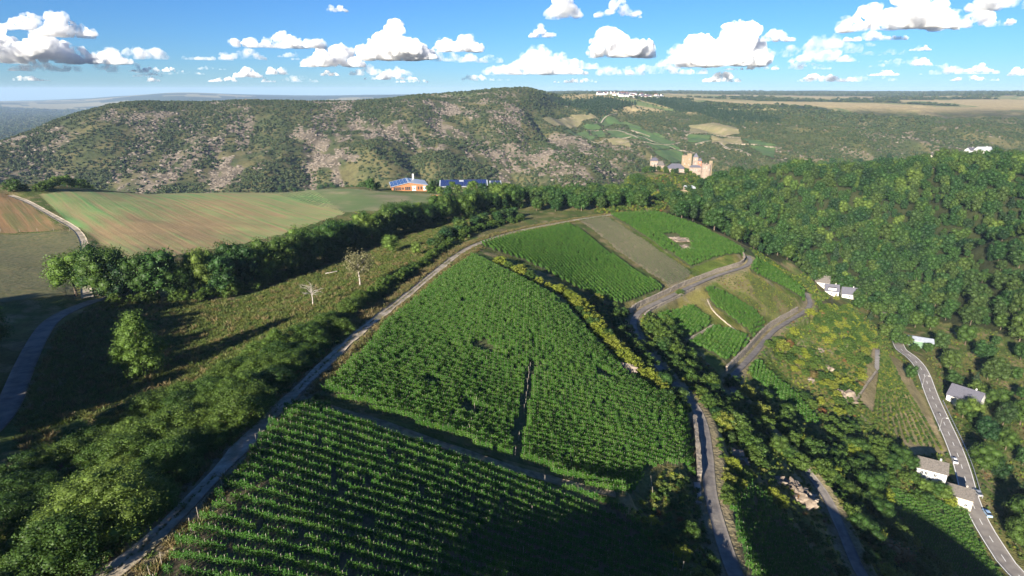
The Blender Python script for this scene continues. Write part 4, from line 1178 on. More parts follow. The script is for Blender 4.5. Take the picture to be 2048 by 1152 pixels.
# unseen trees added at the left and behind to shade the hollow and near rows
rw = np.random.default_rng(91)
gx, gy = np.meshgrid(np.arange(-200, -60, 8.5), np.arange(-10, 140, 8.5))
for q in np.c_[gx.ravel(), gy.ravel()] + rw.uniform(-3, 3, (gx.size, 2)):
    edge = .857 * (q[1] * CP + 36 * SP)
    if q[0] > -edge - 9 or q[0] < -edge - 62: continue
    if path_dist(np.array([q[0]]), np.array([q[1]]), P_left)[0] < 6: continue
    hgt = rw.uniform(12.5, 15.0) if q[1] > 60 else rw.uniform(7.5, 10.5); place_plants('wood', q, hgt, hgt * .8, 'lane_shade_caster', 'unseen tree added to shade the hollow', 'tree', 'added shade trees by the lane', rw)
for x in np.arange(-66, 2, 8.5):  # unseen row added across the ridge for shade on the near vines
    q = np.array([x + rw.normal(0, 1.0), 24 - .05 * x + rw.normal(0, 1.5)])
    hgt = rw.uniform(6.0, 8.5); place_plants('wood', q, hgt, hgt * .95, 'ridge_shade_caster', 'unseen tree added to shade the near rows', 'tree', 'added shade trees across the ridge', rw)
for uv in [(1720, 612), (1735, 622), (1750, 632), (1765, 645), (1780, 658), (1792, 672), (1745, 615), (1765, 628), (1785, 645), (1800, 662), (1712, 600), (1728, 605), (1805, 690), (1790, 688), (1770, 675)]:
    q = G([uv])[0]; hgt = rb.uniform(6, 10); place_plants(['wood', 'round'][int(rb.integers(2))], q[:2], hgt, hgt * 1.05, 'roadside_tree', 'green tree crowding the valley road', 'tree', 'trees crowding the valley road', rb)

plant_all()

# ------------------------------------------------------------------ ground cover that nobody could count
def tuft_mesh(name, seed, n, material, hgt=.5):
    rng = np.random.default_rng(seed); v = []; f = []
    for i in range(n):
        a = rng.uniform(0, 6.28); r = .3 * math.sqrt(rng.uniform()); b = np.array([r * math.cos(a), r * math.sin(a), 0]); w = rng.uniform(.03, .06)
        lean = rng.normal(0, .25, 2); t = b + np.array([lean[0], lean[1], hgt * rng.uniform(.6, 1.3)]); s = np.array([-math.sin(a), math.cos(a), 0]) * w
        k = len(v); v += [b - s, b + s, t + s * .3, t - s * .3]; f.append((k, k + 1, k + 2, k + 3))
    return new_mesh(name, np.array(v), np.array(f), material)
TU = [tuft_mesh('tuft', 400 + i, 34, M['dry'], .55) for i in range(2)] + [tuft_mesh('tuft', 410 + i, 34, M['grass'], .40) for i in range(2)]
SMALL = [crown_mesh('weed', lobes_bush(420 + i, 4), 110, .10, M[k], 420 + i, core=.6) for i, k in enumerate(('shrub', 'shrub_yellow', 'grass', 'shrub_rust'))]
def cover(name, poly, spacing, protos, size, label, cat, weights=None, avoid=True, keep=None, margin=.6, clear=()):
    p = grid_pts(poly, spacing, .5)
    if avoid: p = off_roads(p, margin)
    if keep is not None: p = p[keep(p)]
    for q_ in clear: p = p[~inpoly(p[:, 0], p[:, 1], q_)]
    for k_ in V:
        p = p[~inpoly(p[:, 0], p[:, 1], V[k_])]
    n = len(p); s = RNG.uniform(size[0], size[1], n)
    z = h(p[:, 0], p[:, 1]) + CZ - .05
    stuff(name, np.c_[p, z], RNG.uniform(0, 6.28, n), np.c_[s * 1.2, s * 1.2, s], protos, RNG.choice(len(protos), n, p=weights), label, cat)
cover('meadow_grass', HOLLOW, 1.25, TU, (.9, 2.0), 'rough grass tufts over the hollow meadow', 'grass', [.10, .07, .46, .37])
cover('lane_meadow_grass', uvpoly([(25, 905), (60, 770), (115, 660), (180, 612), (205, 760), (300, 805), (200, 862), (100, 895)]), 1.1, TU, (.8, 1.8), 'rough grass tufts on the shaded meadow beside the lane', 'grass', [.15, .1, .45, .3])
vr = np.vstack([P_ridge[:, :2] + [6, 0], (P_ridge[:, :2] - [6, 0])[::-1]])
cover('verge_grass', vr, .9, TU, (.6, 1.4), 'dry grass tufts along the gravel track', 'grass', [.45, .35, .1, .1], margin=.0)
BIG = uvpoly([(1420, 820), (1480, 745), (1560, 670), (1625, 612), (1700, 600), (1800, 690), (1850, 800), (1900, 900), (1930, 1010), (2010, 1160), (1480, 1200), (1440, 1000)])
cover('slope_weeds', BIG, 1.75, SMALL, (.5, 1.5), 'low weeds and brambles over the valley slope', 'weeds', [.52, .16, .31, .01], clear=[TERRACE])
cover('bank_weeds', uvpoly([(1100, 570), (1180, 640), (1262, 770), (1390, 840), (1440, 760), (1330, 640), (1250, 620), (1180, 600)]), 1.4, SMALL, (.6, 1.6), 'low weeds over the shaded bank below the spur', 'weeds', [.45, .25, .25, .05])
cover('lane_bank_weeds', uvpoly([(1262, 1015), (1325, 945), (1395, 975), (1415, 1080), (1450, 1190), (1500, 1290), (1380, 1230), (1320, 1110)]), 1.0, SMALL, (.5, 1.4), 'weeds and brambles on the bank between the vine rows and the lane', 'weeds', [.5, .15, .33, .02])
nz_ = uvpoly([(1500, 497), (1600, 548), (1660, 592), (1630, 612), (1612, 575), (1560, 545), (1512, 515)])
cover('nose_weeds', nz_, 1.7, SMALL, (.7, 2.0), 'light green weeds on the slope between the nose vineyard and the forest', 'weeds', [.5, .22, .27, .01])
cover('fallow_weeds', GRAVEL, 1.6, SMALL, (.35, .9), 'thin weeds on the fallow plot by the lane bend', 'weeds', [.2, .4, .35, .05])
cover('scrub_floor', belt, 1.3, SMALL, (.8, 2.0), 'low brambles under the scrub belt', 'brambles', [.6, .15, .2, .05])
val = uvpoly([(1860, 660), (1990, 660), (2100, 760), (2100, 1200), (2050, 1160), (1950, 1000), (1900, 850), (1850, 720)])
cover('valley_grass', val, 2.0, SMALL, (.4, 1.3), 'rough grass and weeds over the valley floor', 'weeds', [.45, .1, .42, .03])
sad = uvpoly([(1190, 428), (1320, 424), (1450, 372), (1440, 360), (1290, 358), (1190, 380)], smax=900)
cover('saddle_scrub', sad, 3.2, SMALL, (1.0, 2.8), 'low scrub over the slope before the castle', 'scrub', [.5, .25, .2, .05])

# scrub of the gorge
FS = [crown_mesh('gorge_bush', lobes_bush(500 + i, 5), 46, .20, M['farshrub'], 500 + i, core=.78) for i in range(4)]
FC = [crown_mesh('gorge_conifer', lobes_cone(510, 8, .3, .05, .98), 60, .10, M['conifer'], 510, core=.8)]
n = 170000
r = np.sqrt(RNG.uniform(760 ** 2, 2350 ** 2, n)); az = np.radians(RNG.uniform(-47, 47, n))
x, y = r * np.sin(az), r * np.cos(az); z = h(x, y)
g1 = fbm(x + .3 * y, y * .5, 110, 5, 61); dn = fbm(x, y, 70, 4, 555)
right = sstep(0, 22, np.degrees(az))
dens = .50 + .9 * (dn - .42) * 2 - .9 * np.clip(g1 - .46, 0, 1) * (1 - .6 * right) * 2 + .15 * right
plat = sstep(-76, -58, z) * sstep(1650, 2000, r)
dens = dens * (1 - .9 * plat)
FARV = [[(1195, 243), (1210, 232), (1232, 238), (1240, 248), (1222, 252)], [(1232, 246), (1252, 244), (1282, 256), (1290, 266), (1262, 262)], [(1165, 252), (1195, 250), (1205, 258), (1180, 262)],
        [(1130, 260), (1172, 262), (1190, 276), (1150, 276)], [(1180, 262), (1205, 262), (1212, 276), (1195, 276)], [(1212, 262), (1250, 264), (1275, 276), (1222, 276)], [(1275, 266), (1310, 266), (1330, 276), (1290, 278)],
        [(1262, 280), (1330, 278), (1352, 286), (1300, 287)], [(1292, 289), (1340, 290), (1362, 300), (1312, 302)], [(1305, 303), (1362, 304), (1368, 322), (1345, 328), (1322, 316)],
        [(1482, 278), (1520, 282), (1552, 294), (1500, 290)], [(1500, 294), (1550, 296), (1548, 318), (1525, 312)], [(1375, 270), (1420, 272), (1420, 286), (1376, 286)]]
FARB = [[(1085, 238), (1140, 234), (1165, 246), (1110, 254)], [(1140, 232), (1180, 228), (1198, 240), (1160, 246)], [(1422, 272), (1480, 276), (1485, 288), (1424, 287)], [(1378, 252), (1470, 256), (1480, 270), (1380, 268)], [(1215, 280), (1255, 280), (1262, 296), (1225, 292)]]
FP = [uvpoly(q, smin=700) for q in FARV]; FPB = [uvpoly(q, smin=700) for q in FARB]
ok = RNG.uniform(size=n) < dens
for q in FP + FPB: ok &= ~inpoly(x, y, q)
s = RNG.uniform(2.0, 5.6, n) * (.8 + .5 * dn)
x, y, z, s = x[ok], y[ok], z[ok], s[ok]
stuff('gorge_scrub', np.c_[x, y, z + CZ - .3], RNG.uniform(0, 6.28, len(x)), np.c_[s * 1.25, s * 1.25, s], FS, RNG.integers(0, 4, len(x)), 'scattered oak scrub on the rocky far side of the gorge', 'scrub')
RK = []
for i in range(3):
    rg_ = np.random.default_rng(900 + i); RK.append(new_mesh('crag', ICO_V * rg_.uniform(.55, 1.25, (len(ICO_V), 1)) * np.array([1.5, 1.0, .8]), ICO_F, M['crag']))
n = 60000
r = np.sqrt(RNG.uniform(760 ** 2, 1900 ** 2, n)); az = np.radians(RNG.uniform(-47, 47, n)); x, y = r * np.sin(az), r * np.cos(az)
g1 = fbm(x + .3 * y, y * .5, 110, 5, 61); g3 = fbm(x * 1.6 + .5 * y, y * .6, 42, 4, 64)
ok = RNG.uniform(size=n) < sstep(.45, .56, g1) * sstep(.40, .55, g3) * (1 - .55 * sstep(0, 22, np.degrees(az)))
for q in FP + FPB: ok &= ~inpoly(x, y, q)
x, y = x[ok], y[ok]; s = RNG.uniform(.8, 3.4, len(x)) ; z = h(x, y)
stuff('gorge_crags', np.c_[x, y, z + CZ - .2], RNG.uniform(0, 6.28, len(x)), np.c_[s * 1.3, s, s * .9], RK, RNG.integers(0, 3, len(x)), 'broken slate crags and scree on the far side of the gorge', 'rocks')
p = smooth_path(P_ridge[:, :2], .35); p = p[fbm(p[:, 0], p[:, 1], 9, 2, 888) > .42]; p = p + RNG.normal(0, .14, p.shape); n = len(p); s = RNG.uniform(.25, .6, n)
stuff('track_grass', np.c_[p, h(p[:, 0], p[:, 1]) + CZ + .17], RNG.uniform(0, 6.28, n), np.c_[s, s, s * .7], TU, RNG.integers(0, 4, n), 'thin grass strip along the middle of the gravel track', 'grass')
cw = [uvpoly(q, smin=900) for q in ([(1195, 197), (1275, 206), (1215, 232), (1170, 234), (1180, 222), (1130, 212), (1110, 205)], [(1310, 198), (1360, 200), (1400, 212), (1440, 222), (1560, 240), (1560, 248), (1400, 228), (1300, 205)])]
pp = np.vstack([grid_pts(q, 9.5) for q in cw]); zc = h(pp[:, 0], pp[:, 1]); sc_ = RNG.uniform(9, 15, len(pp))
stuff('gorge_conifers', np.c_[pp, zc + CZ - .3], RNG.uniform(0, 6.28, len(pp)), np.c_[sc_, sc_, sc_], FC, np.zeros(len(pp), int), 'dark conifer plantation at the top of the far slope', 'forest')
# woods and tree lines of the plateau and the horizon
n = 26000
r = np.exp(RNG.uniform(np.log(2000), np.log(9500), n)); az = np.radians(RNG.uniform(-47, 47, n)); x, y = r * np.sin(az), r * np.cos(az)
fl = fbm(x, y, 330, 2, 81); wf = fbm(x, y, 1200, 3, 95); lf_ = fbm(x, y, 700, 3, 91)
okk = np.where(r > 5000, wf < .66, np.where(np.degrees(az) < -18, lf_ < .64, fl < .40))
x, y, r = x[okk], y[okk], r[okk]; z = h(x, y); s = RNG.uniform(7, 12, len(x)) * np.clip(r / 3500, 1, 1.7)
stuff('horizon_woods', np.c_[x, y, z + CZ - .5], RNG.uniform(0, 6.28, len(x)), np.c_[s * 1.7, s * 1.7, s], FS, RNG.integers(0, 4, len(x)), 'distant woods on the plateau and the horizon hills', 'forest')
M['far_vine'] = simple_mat('far vineyard', [(.040, .085, .022), (.055, .100, .026), (.075, .105, .032)], .05, .95)
M['far_fallow'] = simple_mat('far fallow plot', [(.20, .165, .09), (.15, .14, .06), (.24, .195, .12)], .04, .95)
for q in FP: sheet('far_vineyard', q, 4.0, 2.2, M['far_vine'])
for q in FPB: sheet('far_fallow', q, 4.0, 2.2, M['far_fallow'])
for uv in ([(1130, 278), (1215, 277), (1290, 278), (1360, 287)], [(1170, 262), (1210, 260), (1275, 278)], [(1240, 290), (1300, 288), (1370, 303)], [(1202, 248), (1208, 236), (1235, 228)], [(1390, 290), (1440, 287), (1480, 290), (1548, 296)], [(1370, 272), (1420, 269), (1480, 277)],
           [(1262, 262), (1300, 275)], [(1440, 288), (1470, 300), (1500, 312)]):
    q = smooth_path(G(uv, smin=800), 18); q[:, 2] = h(q[:, 0], q[:, 1])
    ribbon('far_lane', q, 2.2, 3.0, M['gravel'])

# ------------------------------------------------------------------ materials of buildings and small things
M['orange'] = simple_mat('orange stained boards', [(.30, .125, .055), (.38, .16, .07)], 1.5, .75)
M['white'] = simple_mat('white render', [(.46, .455, .44), (.60, .595, .57)], .8, .8)
M['cream'] = simple_mat('cream render', [(.48, .44, .34), (.58, .54, .43)], .8, .8)
M['slate'] = simple_mat('slate roofing', [(.055, .055, .075), (.10, .10, .125), (.085, .08, .10)], 2.2, .6, .3)
M['tile'] = simple_mat('brown roof tiles', [(.075, .068, .062), (.11, .098, .09), (.135, .12, .108)], 2.2, .8, .4)
M['redroof'] = simple_mat('purple brown roofing', [(.10, .05, .05), (.15, .075, .07)], 1.5, .7, .3)
M['zinc'] = simple_mat('grey metal roofing', [(.34, .37, .42), (.45, .48, .53)], .6, .4, metal=.2)
M['solar'] = simple_mat('solar cells', [(.012, .022, .085), (.025, .040, .13)], 1.2, .18, spec=.6)
M['alu'] = simple_mat('aluminium frame', [(.45, .46, .48), (.58, .59, .60)], 2, .4, metal=.5)
M['glass'] = simple_mat('window glass', [(.015, .020, .030), (.03, .04, .055)], 1.0, .08, spec=.8)
M['glassblue'] = simple_mat('dark diamond pane', [(.06, .10, .12), (.09, .14, .16)], 1.0, .2, spec=.6)
M['frame'] = simple_mat('window frame', [(.60, .58, .54), (.72, .70, .66)], 2, .6)
M['castle_pink'] = simple_mat('pinkish castle render', [(.17, .13, .105), (.25, .195, .16), (.21, .17, .135)], .5, .95, .5, 8)
M['castle_tan'] = simple_mat('tan rubble masonry', [(.15, .115, .075), (.23, .175, .115), (.18, .145, .10)], .6, .95, .7, 8)
M['castle_red'] = simple_mat('red painted plaster', [(.26, .11, .07), (.32, .15, .10)], .5, .9)
M['green'] = simple_mat('green cladding', [(.10, .17, .11), (.14, .22, .15)], 1, .7)
M['carwhite'] = simple_mat('white car paint', [(.74, .74, .75), (.80, .80, .81)], 1, .25, spec=.6)
M['carsilver'] = simple_mat('silver car paint', [(.42, .44, .47), (.50, .52, .55)], 1, .25, spec=.6, metal=.4)
M['carblue'] = simple_mat('pale blue car paint', [(.28, .42, .62), (.34, .48, .68)], 1, .25, spec=.6)
M['rubber'] = simple_mat('tyre rubber', [(.015, .015, .015), (.03, .03, .03)], 3, .9)
M['concrete'] = simple_mat('old concrete', [(.26, .235, .21), (.36, .33, .295)], .8, .95, .3, 8)

def window(parent, x, y, z, w, hh, axis='y', sgn=-1, m='glass', fm='frame'):
    """glazed window with frame and sill in a wall facing local y or x"""
    d = .06 * sgn
    b = MB()
    if axis == 'y':
        b.box(x - w / 2, x + w / 2, min(y + d, y - .08 * sgn), max(y + d, y - .08 * sgn), z, z + hh)
        o = b.build('window', M[m], parent)
        f = MB(); t = .09
        y0, y1 = sorted((y + d * 1.6, y - .05 * sgn))
        for a in ((x - w / 2 - t, x - w / 2, z, z + hh), (x + w / 2, x + w / 2 + t, z, z + hh), (x - w / 2 - t, x + w / 2 + t, z + hh, z + hh + t), (x - .04, x + .04, z, z + hh)):
            f.box(a[0], a[1], y0, y1, a[2], a[3])
        f.build('frame', M[fm], o)
        s0, s1 = sorted((y + d * 3, y - .05 * sgn))
        MB().box(x - w / 2 - .15, x + w / 2 + .15, s0, s1, z - .12, z - .005).build('sill', M[fm], o)
    else:
        b.box(min(y + d, y - .08 * sgn), max(y + d, y - .08 * sgn), x - w / 2, x + w / 2, z, z + hh)
        o = b.build('window', M[m], parent)
        f = MB(); t = .09; y0, y1 = sorted((y + d * 1.6, y - .05 * sgn))
        for a in ((x - w / 2 - t, x - w / 2, z, z + hh), (x + w / 2, x + w / 2 + t, z, z + hh), (x - w / 2 - t, x + w / 2 + t, z + hh, z + hh + t)):
            f.box(y0, y1, a[0], a[1], a[2], a[3])
        f.build('frame', M[fm], o)
    return o

def gable_roof(parent, w, d, hw, hr, over, material, name='roof', asym=0.0, x0=None):
    """ridge along x; a slab with thickness"""
    t = .18; y0, y1 = -d / 2 - over, d / 2 + over; k = hr / (d / 2)
    e0 = hw - k * over; yr = asym
    prof = [(y0, e0), (yr, hw + hr + .02), (y1, e0), (y1, e0 + t), (yr, hw + hr + t + .05), (y0, e0 + t)]
    return MB().xprism(prof, -w / 2 - over, w / 2 + over).build(name, M[material], parent)

def house(name, label, loc, rz, w, d, hw, hr, wall, roof, wins=(), gwins=(), chimney=True, cat='house', group=None, door=True, over=.35):
    o = thing(name, label, cat, loc, rz, group)
    MB().xprism([(-d / 2, -7.0), (d / 2, -7.0), (d / 2, hw), (0, hw + hr), (-d / 2, hw)], -w / 2, w / 2).build('wall', M[wall], o)
    r = gable_roof(o, w, d, hw, hr, over, roof)
    if chimney:
        MB().box(w * .22, w * .22 + .6, .25, .85, hw + hr * .55, hw + hr + .9).build('chimney', M['white' if wall == 'white' else 'concrete'], r)
    for x, z, ww, hh in wins: window(o, x, -d / 2, z, ww, hh)
    for s, y, z, ww, hh in gwins: window(o, y, s * w / 2, z, ww, hh, 'x', s)
    if door:
        dd = MB().box(w * .32 - .5, w * .32 + .5, -d / 2 - .05, -d / 2 + .1, 0, 2.1).build('door', M['bark'], o)
        MB().box(w * .32 + .3, w * .32 + .38, -d / 2 - .12, -d / 2 - .045, 1.0, 1.1).build('handle', M['alu'], dd)
    return o

def ang(uv0, uv1, z):                           # heading of a line seen in the photo, at height z
    a, b = at_z(*uv0, z), at_z(*uv1, z)
    return math.atan2(b[1] - a[1], b[0] - a[0])

# ------------------------------------------------------------------ the orange hall
hp = G([(811, 381.5)], smax=600)[0]
hz = h1(hp[0], hp[1]) + CZ
hall = thing('orange_hall', 'orange timber hall with white diamond panels and a solar covered gable roof', 'hall', (hp[0], hp[1] + 14, hz - .1), math.radians(14))
WD, DP, E0, E1, RG, XR = 28.6, 27.0, 3.5, 4.2, 6.6, -.5   # width, depth, eaves left and right, ridge
fy = -14.0
wall = MB(); prof = [(-WD / 2, -1.5), (WD / 2, -1.5), (WD / 2, E1), (XR, RG), (-WD / 2, E0)]
n_ = len(prof); v_ = [(x, fy, z) for x, z in prof] + [(x, fy + DP, z) for x, z in prof]
wall.add(v_, [tuple(range(n_)), tuple(range(n_, 2 * n_))[::-1]] + [(i, n_ + i, n_ + (i + 1) % n_, (i + 1) % n_) for i in range(n_)])
wall.build('wall', M['orange'], hall)
rf = MB(); t_ = .22
prof = [(-WD / 2 - .8, E0 - .05), (XR, RG + .05), (WD / 2 + .8, E1 - .05), (WD / 2 + .8, E1 + t_), (XR, RG + t_ + .1), (-WD / 2 - .8, E0 + t_)]
n_ = len(prof); v_ = [(x, fy - .9, z) for x, z in prof] + [(x, fy + DP + .6, z) for x, z in prof]
rf.add(v_, [tuple(range(n_)), tuple(range(n_, 2 * n_))[::-1]] + [(i, n_ + i, n_ + (i + 1) % n_, (i + 1) % n_) for i in range(n_)])
roof = rf.build('roof', M['zinc'], hall)
MB().box(4.5, 5.8, 10, 11.2, 4.5, 10.5).build('chimney', M['white'], roof)
def roof_panels(parent, x0, x1, z0, z1, y0, y1, nx, ny, lift=.16):
    sx = (x1 - x0) / nx; sz = (z1 - z0) / nx; sy = (y1 - y0) / ny
    me = MB().box(-.46 * abs(sx), .46 * abs(sx), -.46 * sy, .46 * sy, -.03, .03).mesh('solar_panel', M['solar'])
    tilt = math.atan2(z1 - z0, x1 - x0)
    for i in range(nx):
        for j in range(ny):
            o = link('solar_panel', me, parent, (x0 + sx * (i + .5), y0 + sy * (j + .5), z0 + sz * (i + .5) + lift))
            o.rotation_euler = (0, -tilt, 0); o.scale = (1 / math.cos(tilt), 1, 1)
roof_panels(roof, -WD / 2 - .4, XR - .8, E0 + t_ - .02, RG + t_ - .15, fy - .2, fy + DP - 1, 5, 9)
roof_panels(roof, XR + 1.0, WD * .18, RG + t_ - .15, RG + t_ - .15 - (RG - E1) * .42, fy + 8, fy + DP - 1, 3, 6)
for x in (-12.3, -10.8, -9.3, -7.8, -3.0, -1.5, 0.0, 7.2, 9.4):
    for z in (.9, 2.15): window(hall, x, fy, z, 1.05, 1.0, fm='bark')
for x in (-6.0, -5.0): window(hall, x, fy, 1.2, .55, 1.7, fm='bark')
for x, wtop in ((3.6, 3.9), (12.6, 3.6)):
    p_ = MB().add([(x - 1.9, fy - .10, wtop), (x - 1.1, fy - .10, 1.6), (x - 1.7, fy - .10, -.1), (x + 1.7, fy - .10, -.1), (x + 1.1, fy - .10, 1.6), (x + 1.9, fy - .10, wtop),
                   (x - 1.9, fy + .05, wtop), (x - 1.1, fy + .05, 1.6), (x - 1.7, fy + .05, -.1), (x + 1.7, fy + .05, -.1), (x + 1.1, fy + .05, 1.6), (x + 1.9, fy + .05, wtop)],
                  [(0, 1, 4, 5), (1, 2, 3, 4), (0, 6, 7, 1), (1, 7, 8, 2), (2, 8, 9, 3), (3, 9, 10, 4), (4, 10, 11, 5), (5, 11, 6, 0)]).build('white_panel', M['white'], hall)
    MB().add([(x, fy - .16, .5), (x + .65, fy - .16, 1.75), (x, fy - .16, 3.0), (x - .65, fy - .16, 1.75), (x, fy - .09, .5), (x + .65, fy - .09, 1.75), (x, fy - .09, 3.0), (x - .65, fy - .09, 1.75)],
             [(0, 1, 2, 3), (0, 4, 5, 1), (1, 5, 6, 2), (2, 6, 7, 3), (3, 7, 4, 0)]).build('diamond_pane', M['glassblue'], p_)
for x in (-6.9, 1.4, 5.9, 10.8): MB().box(x - .1, x + .1, fy - .05, fy + .02, -.5, 3.4).build('batten', M['bark'], hall)
# long solar building behind it
sb = at_s(927, 362, 535); sz_ = h1(sb[0], sb[1]) + CZ
solar_b = thing('solar_building', 'long building behind the trees with a big blue solar roof', 'building', (sb[0], sb[1], sz_ - .2), math.radians(4))
MB().xprism([(-6, -4), (6, -4), (6, 7.6), (-6, 4.0)], -21, 21).build('wall', M['bark'], solar_b)
r_ = MB().xprism([(-6.8, 3.9), (6.6, 7.9), (6.6, 8.15), (-6.8, 4.15)], -21.6, 21.6).build('roof', M['zinc'], solar_b)
pm = MB().box(-1.9, 1.9, -1.02, 1.02, -.03, .03).mesh('solar_panel', M['solar']); tl = math.atan2(4.0, 13.4)
for i in range(10):
    for j in range(6):
        if i == 4 and j > 3: continue
        o = link('solar_panel', pm, r_, (-18.6 + i * 4.1, -5.4 + j * 2.12, 4.45 + (j * 2.12 + 1.4) * math.tan(tl) + .18)); o.rotation_euler = (tl, 0, 0)
for x in np.arange(-18, 20, 4.5): window(solar_b, x, -6, 1.2, 1.6, 1.5)
an_ = thing('solar_annex', 'annex with tilted solar roof at the end of the long building', 'building', (sb[0] + 28.5, sb[1] + 2, sz_ - .2), math.radians(4))
MB().xprism([(-5, -4), (5, -4), (5, 7.0), (-5, 3.6)], -5, 5).build('wall', M['bark'], an_)
r_ = MB().xprism([(-5.6, 3.5), (5.4, 7.2), (5.4, 7.45), (-5.6, 3.75)], -5.4, 5.4).build('roof', M['zinc'], an_)
tl = math.atan2(3.7, 11)
for i in range(2):
    for j in range(4):
        o = link('solar_panel', pm, r_, (-2.2 + i * 4.3, -4.0 + j * 2.5, 3.98 + (j * 2.5 + 1.6) * math.tan(tl) + .16)); o.rotation_euler = (tl, 0, 0)
hs_ = at_s(969, 369, 515)
house('timber_house', 'orange timber house with a dark purple brown roof beside the solar building', (hs_[0], hs_[1], h1(hs_[0], hs_[1]) + CZ - .1), math.radians(-18), 15, 11, 3.6, 2.8, 'orange', 'redroof',
      [(-4.5, 1, 1.2, 1.2), (-1.5, 1, 1.2, 1.2), (1.5, 1, 1.2, 1.2)], [(1, -2, 1, 1.2, 1.2), (1, 2, 1, 1.2, 1.2)], False, over=.9)
hs_ = at_s(822, 362, 530)
house('back_house', 'small house with blue slate roof right behind the orange hall', (hs_[0], hs_[1], h1(hs_[0], hs_[1]) + CZ - .1), math.radians(10), 9, 8, 4.2, 2.6, 'white', 'slate', [(-2, 1.5, 1, 1.2)], (), True)
pt = G([(885, 390)], smax=600)[0]
pat = thing('garden_terrace', 'low timber terrace with tables and white parasols in front of the trees', 'terrace', (pt[0], pt[1], h1(pt[0], pt[1]) + CZ), math.radians(5))
MB().box(-8, 8, -2.5, 2.5, -.6, .5).build('deck', M['orange'], pat)
MB().box(-8, 8, -2.55, -2.4, .5, 1.3).build('railing', M['bark'], pat)
for x in (-2.5, 1.2, 4.0):
    q = MB().tube([(x, 0, .5), (x, 0, 2.7)], .05, 6); q.build('parasol_pole', M['alu'], pat)
    MB().add([(x + 1.5 * math.cos(a), 1.5 * math.sin(a), 2.3) for a in np.arange(8) * math.pi / 4] + [(x, 0, 2.9)], [(i, (i + 1) % 8, 8) for i in range(8)] + [tuple(range(8))[::-1]]).build('parasol', M['white'], pat)

# ------------------------------------------------------------------ the castle
K = .569
cb = at_s(1360, 353, 680)
cz_ = cb[2] + CZ
castle = thing('castle', 'hilltop castle of tan and pinkish stone with slate roofs and towers', 'castle', (cb[0], cb[1], cz_), math.radians(-14))
rc = random.Random(4)
def cbox(name, u0, u1, vt, vb, y0, y1, m, parent=None):
    return MB().box((u0 - 1360) * K, (u1 - 1360) * K, y0, y1, (353 - vb) * K - 8, (353 - vt) * K).build(name, M[m], parent or castle)
def chip(name, u0, u1, ve, vt, y0, y1, m, parent, ov=.5, ridge=.5):
    x0, x1 = (u0 - 1360) * K - ov, (u1 - 1360) * K + ov; z0, z1 = (353 - ve) * K - .05, (353 - vt) * K; ym = (y0 + y1) / 2; ins = min((y1 - y0) / 2, (x1 - x0) * .3)
    y0 -= ov; y1 += ov
    return MB().add([(x0, y0, z0), (x1, y0, z0), (x1, y1, z0), (x0, y1, z0), (x0 + ins, ym, z1), (x1 - ins, ym, z1)], [(0, 1, 5, 4), (1, 2, 5), (2, 3, 4, 5), (3, 0, 4), (0, 3, 2, 1)]).build(name, M[m], parent)
def cwin(parent, u, v, y, w=.9, hh=1.3): window(parent, (u - 1360) * K, y, (353 - v) * K, w, hh)
a = cbox('west_wing', 1300, 1315, 323, 345, -2, 8, 'castle_pink'); chip('roof', 1300, 1315, 323, 317.5, -2, 8, 'slate', a); MB().box((1300.5 - 1360) * K, (1301.8 - 1360) * K, 2, 3, 10, (353 - 314) * K).build('chimney', M['castle_pink'], a)
for u in (1304, 1308, 1312):
    for v in (330, 337): cwin(a, u, v, -2)
a = cbox('west_range', 1313, 1328, 331, 345, -6, 3, 'castle_pink'); chip('roof', 1313, 1328, 331, 323.5, -6, 3, 'tile', a)
for u in (1317, 1321, 1325): cwin(a, u, 338, -6)
a = cbox('great_hall', 1332, 1367.5, 336.3, 350, -7, 5, 'castle_pink'); chip('roof', 1332, 1367.5, 336.3, 327.5, -7, 5, 'slate', a)
for i in range(8):
    cwin(a, 1336 + i * 4.1, 341.5, -7, .8, 1.2); cwin(a, 1336 + i * 4.1, 346.5, -7, .8, 1.2)
a = cbox('keep', 1361, 1372.5, 313, 345, 5.2, 14, 'castle_tan'); 
b = cbox('keep_tower', 1371, 1379.5, 309, 345, 4.2, 12.5, 'castle_tan')
for pp_, u0, u1, vt, y0 in ((a, 1361, 1371, 313, 5.2), (b, 1371, 1379.5, 309, 4.2)):
    for u in np.arange(u0, u1 - 1, 2.6):
        MB().box((u - 1360) * K, (u + 1.4 - 1360) * K, y0 - .003, y0 + 1.2, (353 - vt) * K - .1, (353 - vt) * K + rc.uniform(.5, 1.1)).build('merlon', M['castle_tan'], pp_)
for u, v in ((1364, 322), (1367, 330), (1375, 320), (1375, 331)): cwin(a if u < 1371 else b, u, v, 5.2 if u < 1371 else 4.2, .6, 1.2)
a = cbox('slender_tower', 1382.5, 1392, 315, 342, 3, 8.4, 'castle_pink')
x0, x1 = (1382 - 1360) * K, (1392.5 - 1360) * K
MB().add([(x0, 2.7, (353 - 315) * K), (x1, 2.7, (353 - 315) * K), (x1, 8.7, (353 - 315) * K), (x0, 8.7, (353 - 315) * K), ((x0 + x1) / 2, 5.7, (353 - 306.5) * K)], [(0, 1, 4), (1, 2, 4), (2, 3, 4), (3, 0, 4), (0, 3, 2, 1)]).build('spire', M['slate'], a)
cwin(a, 1387, 320, 3, .6, 1.0); cwin(a, 1387, 327, 3, .6, 1.0)
a = cbox('red_gable', 1391.8, 1399, 321.5, 342, 1.5, 7, 'castle_red'); chip('roof', 1391.8, 1399, 321.5, 316.5, 1.5, 7, 'slate', a); cwin(a, 1395.5, 326, 1.5, .7, 1.0)
a = cbox('gate_range', 1377, 1399, 334, 349, -1, 4, 'castle_pink'); chip('roof', 1377, 1399, 334, 330, -1, 4, 'slate', a)
